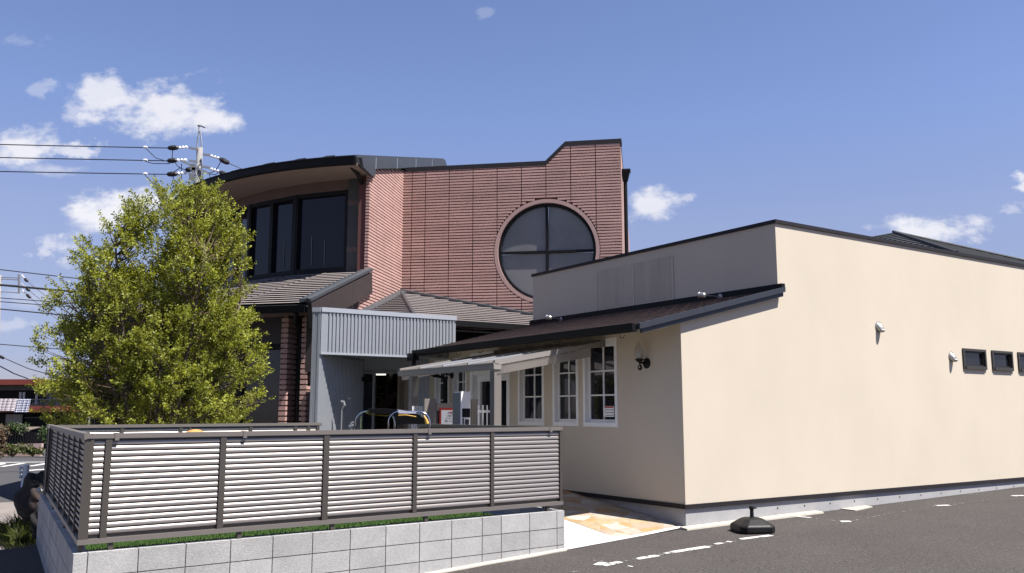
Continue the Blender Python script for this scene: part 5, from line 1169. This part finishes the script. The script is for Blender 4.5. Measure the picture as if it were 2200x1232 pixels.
for (yl, yr, lab) in ((306, 318.5, 'topmost of the three long lines reaching the tall pole'), (335, 346, 'middle of the three long lines reaching the tall pole'), (367, 375, 'lowest of the three long lines reaching the tall pole')):
    a, c = pp(-900, yl-42), pp(360, yr); w = MB(); pts = [pp(lerp(-700, 360, i/14), lerp(yl-14, yr, i/14) + (6*(i/14)*(1-i/14)), lerp(34, YP-.1, i/14)) for i in range(15)]
    o = wire('power_line', 'black power line, ' + lab, pts, .022)
    for xx in (312,):
        w = MB(); q = pp(xx, lerp(yl, yr, xx/360)-.2, YP-.35); w.lathe(q-Vector((.09, 0, 0)), [(.04, 0), (.06, .06), (.06, .12), (.04, .18)], 8, axis=(1, 0, 0)); w.build('clamp', m['ceramic'], None)['label'] = 'x'
        cl = [ob_ for ob_ in C.objects if ob_.get('label') == 'x'][0]; tag(cl, 'small pale clamp on the ' + lab.split(' of')[0] + ' long line beside the tall pole', 'line clamp', 'clamps on the overhead lines')
wire('power_line', 'thin line dropping from the tall pole to the curved roof edge', [pp(493, 352), pp(510, 359), pp(560, 385), pp(700, 450)], .016)
# nearer bundles crossing to the tree from the left edge
for (p0, p1, r, lab) in (((-300, 545), (420, 628), .016, 'upper single black cable crossing to the tree at mid height'), ((-300, 585), (420, 651), .035, 'thick black cable bundle crossing in front of the small far pole'),
                         ((-300, 618), (420, 672), .014, 'thin grey cable just below the thick bundle'), ((-300, 626), (420, 680), .014, 'second thin cable below the thick bundle'), ((-300, 636), (420, 704), .020, 'lowest cable of the group passing behind the tree'),
                         ((-300, 715), (420, 775), .014, 'single cable low in the sky above the red roofed house')):
    q0, q1 = atY(*p0, 26), atY(*p1, 33); wire('overhead_cable', lab, [q0.lerp(q1, -2.5 + 3.5*i/24) for i in range(25)], r)
wire('overhead_cable', 'cable slanting down to the red roofed house', [atY(-60, 765, 40), atY(0, 787, 43), atY(30, 803, 45), atY(60, 814, 47)], .03)
wire('overhead_cable', 'thin cable slanting down from the dark lamp at the left edge', [atY(8, 769, 44), atY(25, 777, 44), atY(60, 792, 46), atY(140, 815, 48)], .02)
# second pole at the left edge
Y2 = 62.; q2 = lambda x, y: atY(x, y, Y2)
p2 = thing('utility_pole', 'far pale utility pole cut by the left edge with insulator arms', 'utility pole', (q2(-1, 800).x, Y2, -.62))
w = MB(); w.tube([(q2(-1, 800).x, Y2, -.62), q2(-1, 592)], [.22, .15], 12); w.build('shaft', m['pole'], p2, smooth=True)
w = MB(); 
for y0, y1 in ((596, 598), (600, 602), (612, 614), (627, 630)): w.bar(q2(0, y0), q2(42, y1), .06, .06)
w.bar(q2(41, 590), q2(41, 630), .12, .12); w.build('crossarm', m['steel'], p2)
for (x0, y0, x1, y1) in ((46, 591, 60, 606), (47, 610, 64, 626), (48, 624, 66, 641)): insulator(p2, q2(x0, y0), q2(lerp(x0, x1, .5), lerp(y0, y1, .5))); sleeve(p2, q2(lerp(x0, x1, .5), lerp(y0, y1, .5)), q2(x1, y1))
for (x0, y0, lab) in ((60, 606, 'first'), (64, 626, 'second'), (66, 641, 'third')):
    o = wire('power_line', {'first': 'faint line slanting down from the highest insulator of the far pole', 'second': 'faint line slanting down from the middle insulator of the far pole', 'third': 'faint line slanting down from the lowest insulator of the far pole'}[lab], [q2(x0, y0), q2(x0+60, y0+48), q2(x0+140, y0+104)], .02)
# lamp head at the left edge
w = MB(); w.tube([atY(-14, 760, 44), atY(8, 770, 44)], [.09, .07], 8); o = w.build('street_lamp', m['rubber']); tag(o, 'dark street lamp head entering at the left edge of the sky', 'street lamp')

# ------------------------------------------------------------------ red roofed house across the road
YH = 50.; hp_ = lambda x, y, Y=YH: atY(x, y, Y)
HF = Fr(hp_(60, 850), 96, 186)
hs = thing('house', 'two storey house with red brown fascia and balcony across the road', 'house', HF.p(0, -.62))
hx = lambda x: HF.hit(x, 860)[0]; hy = lambda y: HF.hit(60, y)[1]
ul, ur = hx(-160), hx(143)
w = MB(); w.box(HF, ul, ur, -.62, hy(822), -7, -1.2); w.build('wall', m['housewall'], hs)
w = MB(); w.prism(HF, [(ul-.3, hy(828)), (hx(95), hy(827)), (ur+.1, hy(832)), (ur+.1, hy(820)), (hx(95), hy(815.5)), (ul-.3, hy(815))], -7.4, .2); w.build('roof_fascia', m['redroof'], hs)
w = MB(); w.box(HF, hx(55), hx(70), hy(880), hy(828), -1.3, -1.15); w.build('brown_pier', m['brown_panel'], hs)
w = MB(); w.box(HF, hx(-150), hx(54), hy(868), hy(838), -1.25, -1.18); wn = w.build('window', m['black'], hs)
w = MB()
for x in (14, 22, 50): w.box(HF, hx(x)-.07, hx(x)+.07, hy(868), hy(842), -1.179, -1.14)
w.build('frame', m['white_paint'], wn)
w = MB(); w.box(HF, hx(72), hx(75), hy(846), hy(828), -1.199, -1.15); w.box(HF, hx(79), hx(80), hy(862), hy(845), -1.199, -1.15); w.box(HF, hx(88), hx(128), hy(862), hy(849), -1.199, -1.17); w.build('white_trim', m['white_paint'], hs)
w = MB(); w.box(HF, ul, ur+.1, hy(886), hy(872.5), -1.2, .12); w.build('balcony_slab', m['redroof'], hs)
w = MB(); w.box(HF, ul, ur+.1, hy(860), hy(858), .02, .08); u = ul
while u < ur: w.box(HF, u, u+.03, hy(872.5), hy(860), .04, .06); u += .12
w.build('balcony_rail', m['greysheet'], hs)
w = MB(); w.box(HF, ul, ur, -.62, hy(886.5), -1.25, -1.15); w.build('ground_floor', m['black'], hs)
w = MB(); w.box(HF, hx(-10), hx(24), hy(917), hy(891), -1.14, -1.0); w.box(HF, hx(24), hx(26), hy(917), hy(891), -1.0, -.98); w.build('pale_panel', m['base'], hs)
w = MB(); w.hexa([HF.p(hx(43), hy(897), -.5), HF.p(hx(103), hy(897), -.5), HF.p(hx(98), hy(890), -1.1), HF.p(hx(50), hy(890), -1.1)], [HF.p(hx(43), hy(899), -.5), HF.p(hx(103), hy(899), -.5), HF.p(hx(98), hy(892), -1.1), HF.p(hx(50), hy(892), -1.1)]); w.build('porch_awning', m['greysheet'], hs)
w = MB(); w.hexa([HF.p(hx(-60), hy(924), 1.5), HF.p(hx(96), hy(924), 1.5), HF.p(hx(96), hy(917), .2), HF.p(hx(-60), hy(917), .2)], [HF.p(hx(-60), hy(926), 1.5), HF.p(hx(96), hy(926), 1.5), HF.p(hx(96), hy(919), .2), HF.p(hx(-60), hy(919), .2)]); w.build('carport_roof', mat('tan_sheet', (.2, .16, .13), .7), hs)
for x, l in ((12, 1), (60, 1), (88, 1)): w = MB(); w.box(HF, hx(x)-.05, hx(x)+.05, -.62, hy(925), 1.2, 1.3); w.build('carport_post', m['black'], hs)
w = MB(); c_ = hp_(73, 806); w.tube([c_, c_-Vector((0, 0, .35))], .02, 5)
for dz in (0, -.12): w.tube([c_+Vector((-.08, 0, dz)), c_+Vector((.2, 0, dz))], .015, 5)
w.build('tv_antenna', m['steel'], hs)
def cloth(name, lab, x0, x1, y0, y1, material, cat):
    w = MB(); n = 10; rows = 8; P_ = [[None]*(n+1) for _ in range(rows+1)]; w.uv = []
    for i in range(rows+1):
        for j in range(n+1): P_[i][j] = HF.p(lerp(hx(x0), hx(x1), j/n) - (.12*i/rows), lerp(hy(y0), hy(y1), i/rows), .14 + .03*sin(j*1.7)*(i/rows))
    for i in range(rows):
        for j in range(n):
            w.poly([P_[i][j], P_[i][j+1], P_[i+1][j+1], P_[i+1][j]]); w.uv += [(j/n, i/rows), ((j+1)/n, i/rows), ((j+1)/n, (i+1)/rows), (j/n, (i+1)/rows)]
    o = w.build(name, material, smooth=True); mod = o.modifiers.new('solid', 'SOLIDIFY'); mod.thickness = .02; tag(o, lab, cat)
cloth('bed_sheet', 'pale pink sheet hung over the balcony of the red roofed house', -60, 40, 857.5, 884, m['sheet'], 'laundry')
cloth('checked_towel', 'blue and white checked cloth hung beside the pale sheet on the balcony', 40, 69.5, 858, 887, m['check'], 'laundry')
# yard of that house: pink wall, railing, hedge
YW = 42.5; PW = Fr(atY(40, 960, YW), 92, 182); wx = lambda x: PW.hit(x, 965)[0]; wy = lambda y: PW.hit(40, y)[1]
w = MB(); w.prism(PW, [(wx(-160), -.62), (wx(88), -.62), (wx(88), wy(953)), (wx(-160), wy(961))], -.2, 0); o = w.build('garden_wall', m['pinkwall']); tag(o, 'low pale pink garden wall across the road', 'wall')
ral = thing('railing', 'black iron railing on the low pink wall across the road', 'railing', PW.p(0, wy(958)))
w = MB(); w.box(PW, wx(-160), wx(88), wy(929), wy(928), -.12, -.08); w.box(PW, wx(-160), wx(88), wy(951), wy(950), -.12, -.08); w.build('rails', m['black'], ral)
w = MB(); u = wx(-160)
while u < wx(88): w.box(PW, u, u+.035, wy(957), wy(928), -.115, -.085); u += .13
w.build('bars', m['black'], ral)
w = MB(); w.box(PW, wx(-160), wx(88), wy(957), wy(932), -2.2, -2.0); o = w.build('dark_shed', m['black']); tag(o, 'dark shed front behind the black railing', 'shed')
def bush(name, lab, c, rx, ry, rz, n, leaf, material, cat='bush', group=None, up=.0, stems=8):
    root = thing(name, lab, cat, (c[0], c[1], c[2]), group); w = MB(); r_ = random.Random(hash(lab) % 1000 if False else len(lab))
    st = MB()
    for i in range(stems): a = r_.uniform(0, 2*pi); st.tube([Vector(c), Vector(c)+Vector((cos(a)*rx*.3, sin(a)*ry*.3, rz*.8)), Vector(c)+Vector((cos(a)*rx*.6, sin(a)*ry*.6, rz*1.5))], [rx*.03, rx*.02, rx*.008], 5)
    for i in range(n):
        v = Vector((r_.gauss(0, 1), r_.gauss(0, 1), r_.gauss(0, 1))).normalized()*r_.random()**.4; k = .8+.25*sin(v.x*7+v.z*5)
        p = Vector(c) + Vector((v.x*rx*k, v.y*ry*k, rz + v.z*rz*k)); d = (Vector((r_.gauss(0, 1), r_.gauss(0, 1), r_.gauss(0, .7)+up))).normalized(); x = d.orthogonal().normalized()*leaf*.3
        w.poly([p, p+d*leaf*.5+x, p+d*leaf, p+d*leaf*.5-x], r_.uniform(.6, 1.35))
    st.build('stems', m['twig'], root); w.build('foliage', material, root, normals=False); return root
q = atY(34, 932, 44.5); bush('shrub', 'clipped dark green shrub above the black railing', (q.x, q.y, wy(940)), .75, .5, .38, 700, .14, m['leafdark'])
q = atY(96, 935, 44.); bush('shrub', 'green hedge end beside the left fence corner', (q.x, q.y, wy(957)), .28, .5, .45, 500, .14, m['leafdark'])
q = atY(4, 915, 34.); bush('shrub', 'reddish purple leaved shrub cut by the left edge', (q.x-.2, q.y, ST), .55, .5, .95, 900, .13, m['redleaf'], up=.6)
q = atY(26, 985, 42.); bush('weeds', 'tall dry weeds growing against the low pink wall', (q.x, q.y, ST), 1.1, .2, .3, 500, .14, m['weed'], 'weeds', up=1.5, stems=10)
q = atY(70, 985, 42.); bush('weeds', 'lower green weeds at the right end of the pink wall', (q.x, q.y, ST), .6, .2, .22, 400, .14, m['weed'], 'weeds', up=1.5, stems=6)
# ------------------------------------------------------------------ verge at the foot of the left wall
gp = thing('guard_post', 'white guard post with three reflector studs at the road corner', 'bollard', atZ(53, 1045, ST))
Pg = atY(55, 1000, 24.5)
w = MB(); w.tube([(Pg.x, 24.5, ST), (Pg.x+.02, 24.5, Pg.z)], .085, 12); w.lathe((Pg.x+.02, 24.5, Pg.z), [(.085, 0), (.05, .02)], 12); w.build('post', m['white_paint'], gp)
for y in (1005, 1014, 1024): q = atY(46, y, 24.4); w = MB(); w.lathe(q, [(.05, 0), (.05, .05), (.02, .07)], 8, axis=(-1, -.3, 0)); w.tube([q, atY(52, y, 24.5)], .02, 6); w.build('reflector_stud', m['ceramic'], gp)
def rock(name, lab, x0, y0, x1, y1, Y, material, seed):
    r_ = random.Random(seed); a = atY((x0+x1)/2, (y0+y1)/2, Y); hw2 = abs(x1-x0)/2*Y/1890; hh2 = abs(y1-y0)/2*Y/1890
    bm = bmesh.new(); bmesh.ops.create_icosphere(bm, subdivisions=4, radius=1)
    ph = [r_.uniform(0, 6) for _ in range(6)]
    for v in bm.verts:
        c = v.co; k = 1 + .22*sin(c.x*3+ph[0])*cos(c.y*3.3+ph[1]) + .13*sin(c.z*6+ph[2]+c.x*4) + .06*sin(c.x*13+ph[3])*sin(c.z*11+ph[4])
        v.co = Vector((c.x*hw2*k, c.y*hw2*.8*k, c.z*hh2*k))
    me = bpy.data.meshes.new(name); bm.to_mesh(me); bm.free(); me.materials.append(material); me.polygons.foreach_set('use_smooth', [True]*len(me.polygons)); o = bpy.data.objects.new(name, me); C.objects.link(o); o.location = a; tag(o, lab, 'rock', 'rocks at the end of the block wall'); return o
rock('rock', 'large black volcanic rock at the far end of the left block wall', 45, 1017, 118, 1130, 14.6, m['rock'], 1)
rock('rock', 'red brown rock with a pale chip in front of the black rock', 66, 1046, 100, 1096, 13.5, m['rockbrown'], 2)
rock('rock', 'small pale grey stone lying on the red brown rock', 77, 1048, 90, 1060, 13.0, m['base'], 5)
rock('rock', 'low dark rock at the foot of the wall under the weeds', 66, 1090, 96, 1150, 13.3, m['rock'], 4)
def grassclump(name, lab, x, y, Y, rx, hgt, n, material):
    q = atY(x, y, Y); root = thing(name, lab, 'weeds', (q.x, q.y, ST), 'weeds along the wall foot'); w = MB(); r_ = random.Random(n)
    for i in range(n):
        p = Vector((q.x + r_.gauss(0, rx*.5), q.y + r_.gauss(0, rx*.7), ST + .0)); d = Vector((r_.gauss(0, .35), r_.gauss(0, .35), 1)).normalized(); L = hgt*r_.uniform(.4, 1.1); x_ = Vector((r_.gauss(0, 1), r_.gauss(0, 1), 0)).normalized()*.006*Y/12
        mid = p + d*L*.6; tip = p + d*L + Vector((d.x*.5*L, d.y*.5*L, -.15*L)); w.poly([p-x_, p+x_, mid+x_*.8, tip, mid-x_*.8], r_.uniform(.6, 1.4))
    w.build('blades', material, root, normals=False)
grassclump('weed_clump', 'green weeds beside the black rock at the path edge', 46, 1095, 15.0, .22, .55, 700, m['weed'])
grassclump('weed_clump', 'taller leafy green weeds in front of the rocks', 66, 1130, 13.6, .22, .55, 900, m['weed'])
grassclump('weed_clump', 'straw coloured dry grass tuft at the near wall foot', 66, 1165, 12.7, .24, .34, 1000, m['straw'])
# concrete gutter cover at lower left
b = MB(); q = [(60, 1208), (88, 1200), (88, 1232), (64, 1240)]
b.poly([atZ(x, y, ST+.006) for x, y in q]); struct(b.build('gutter_slab', m['base']))
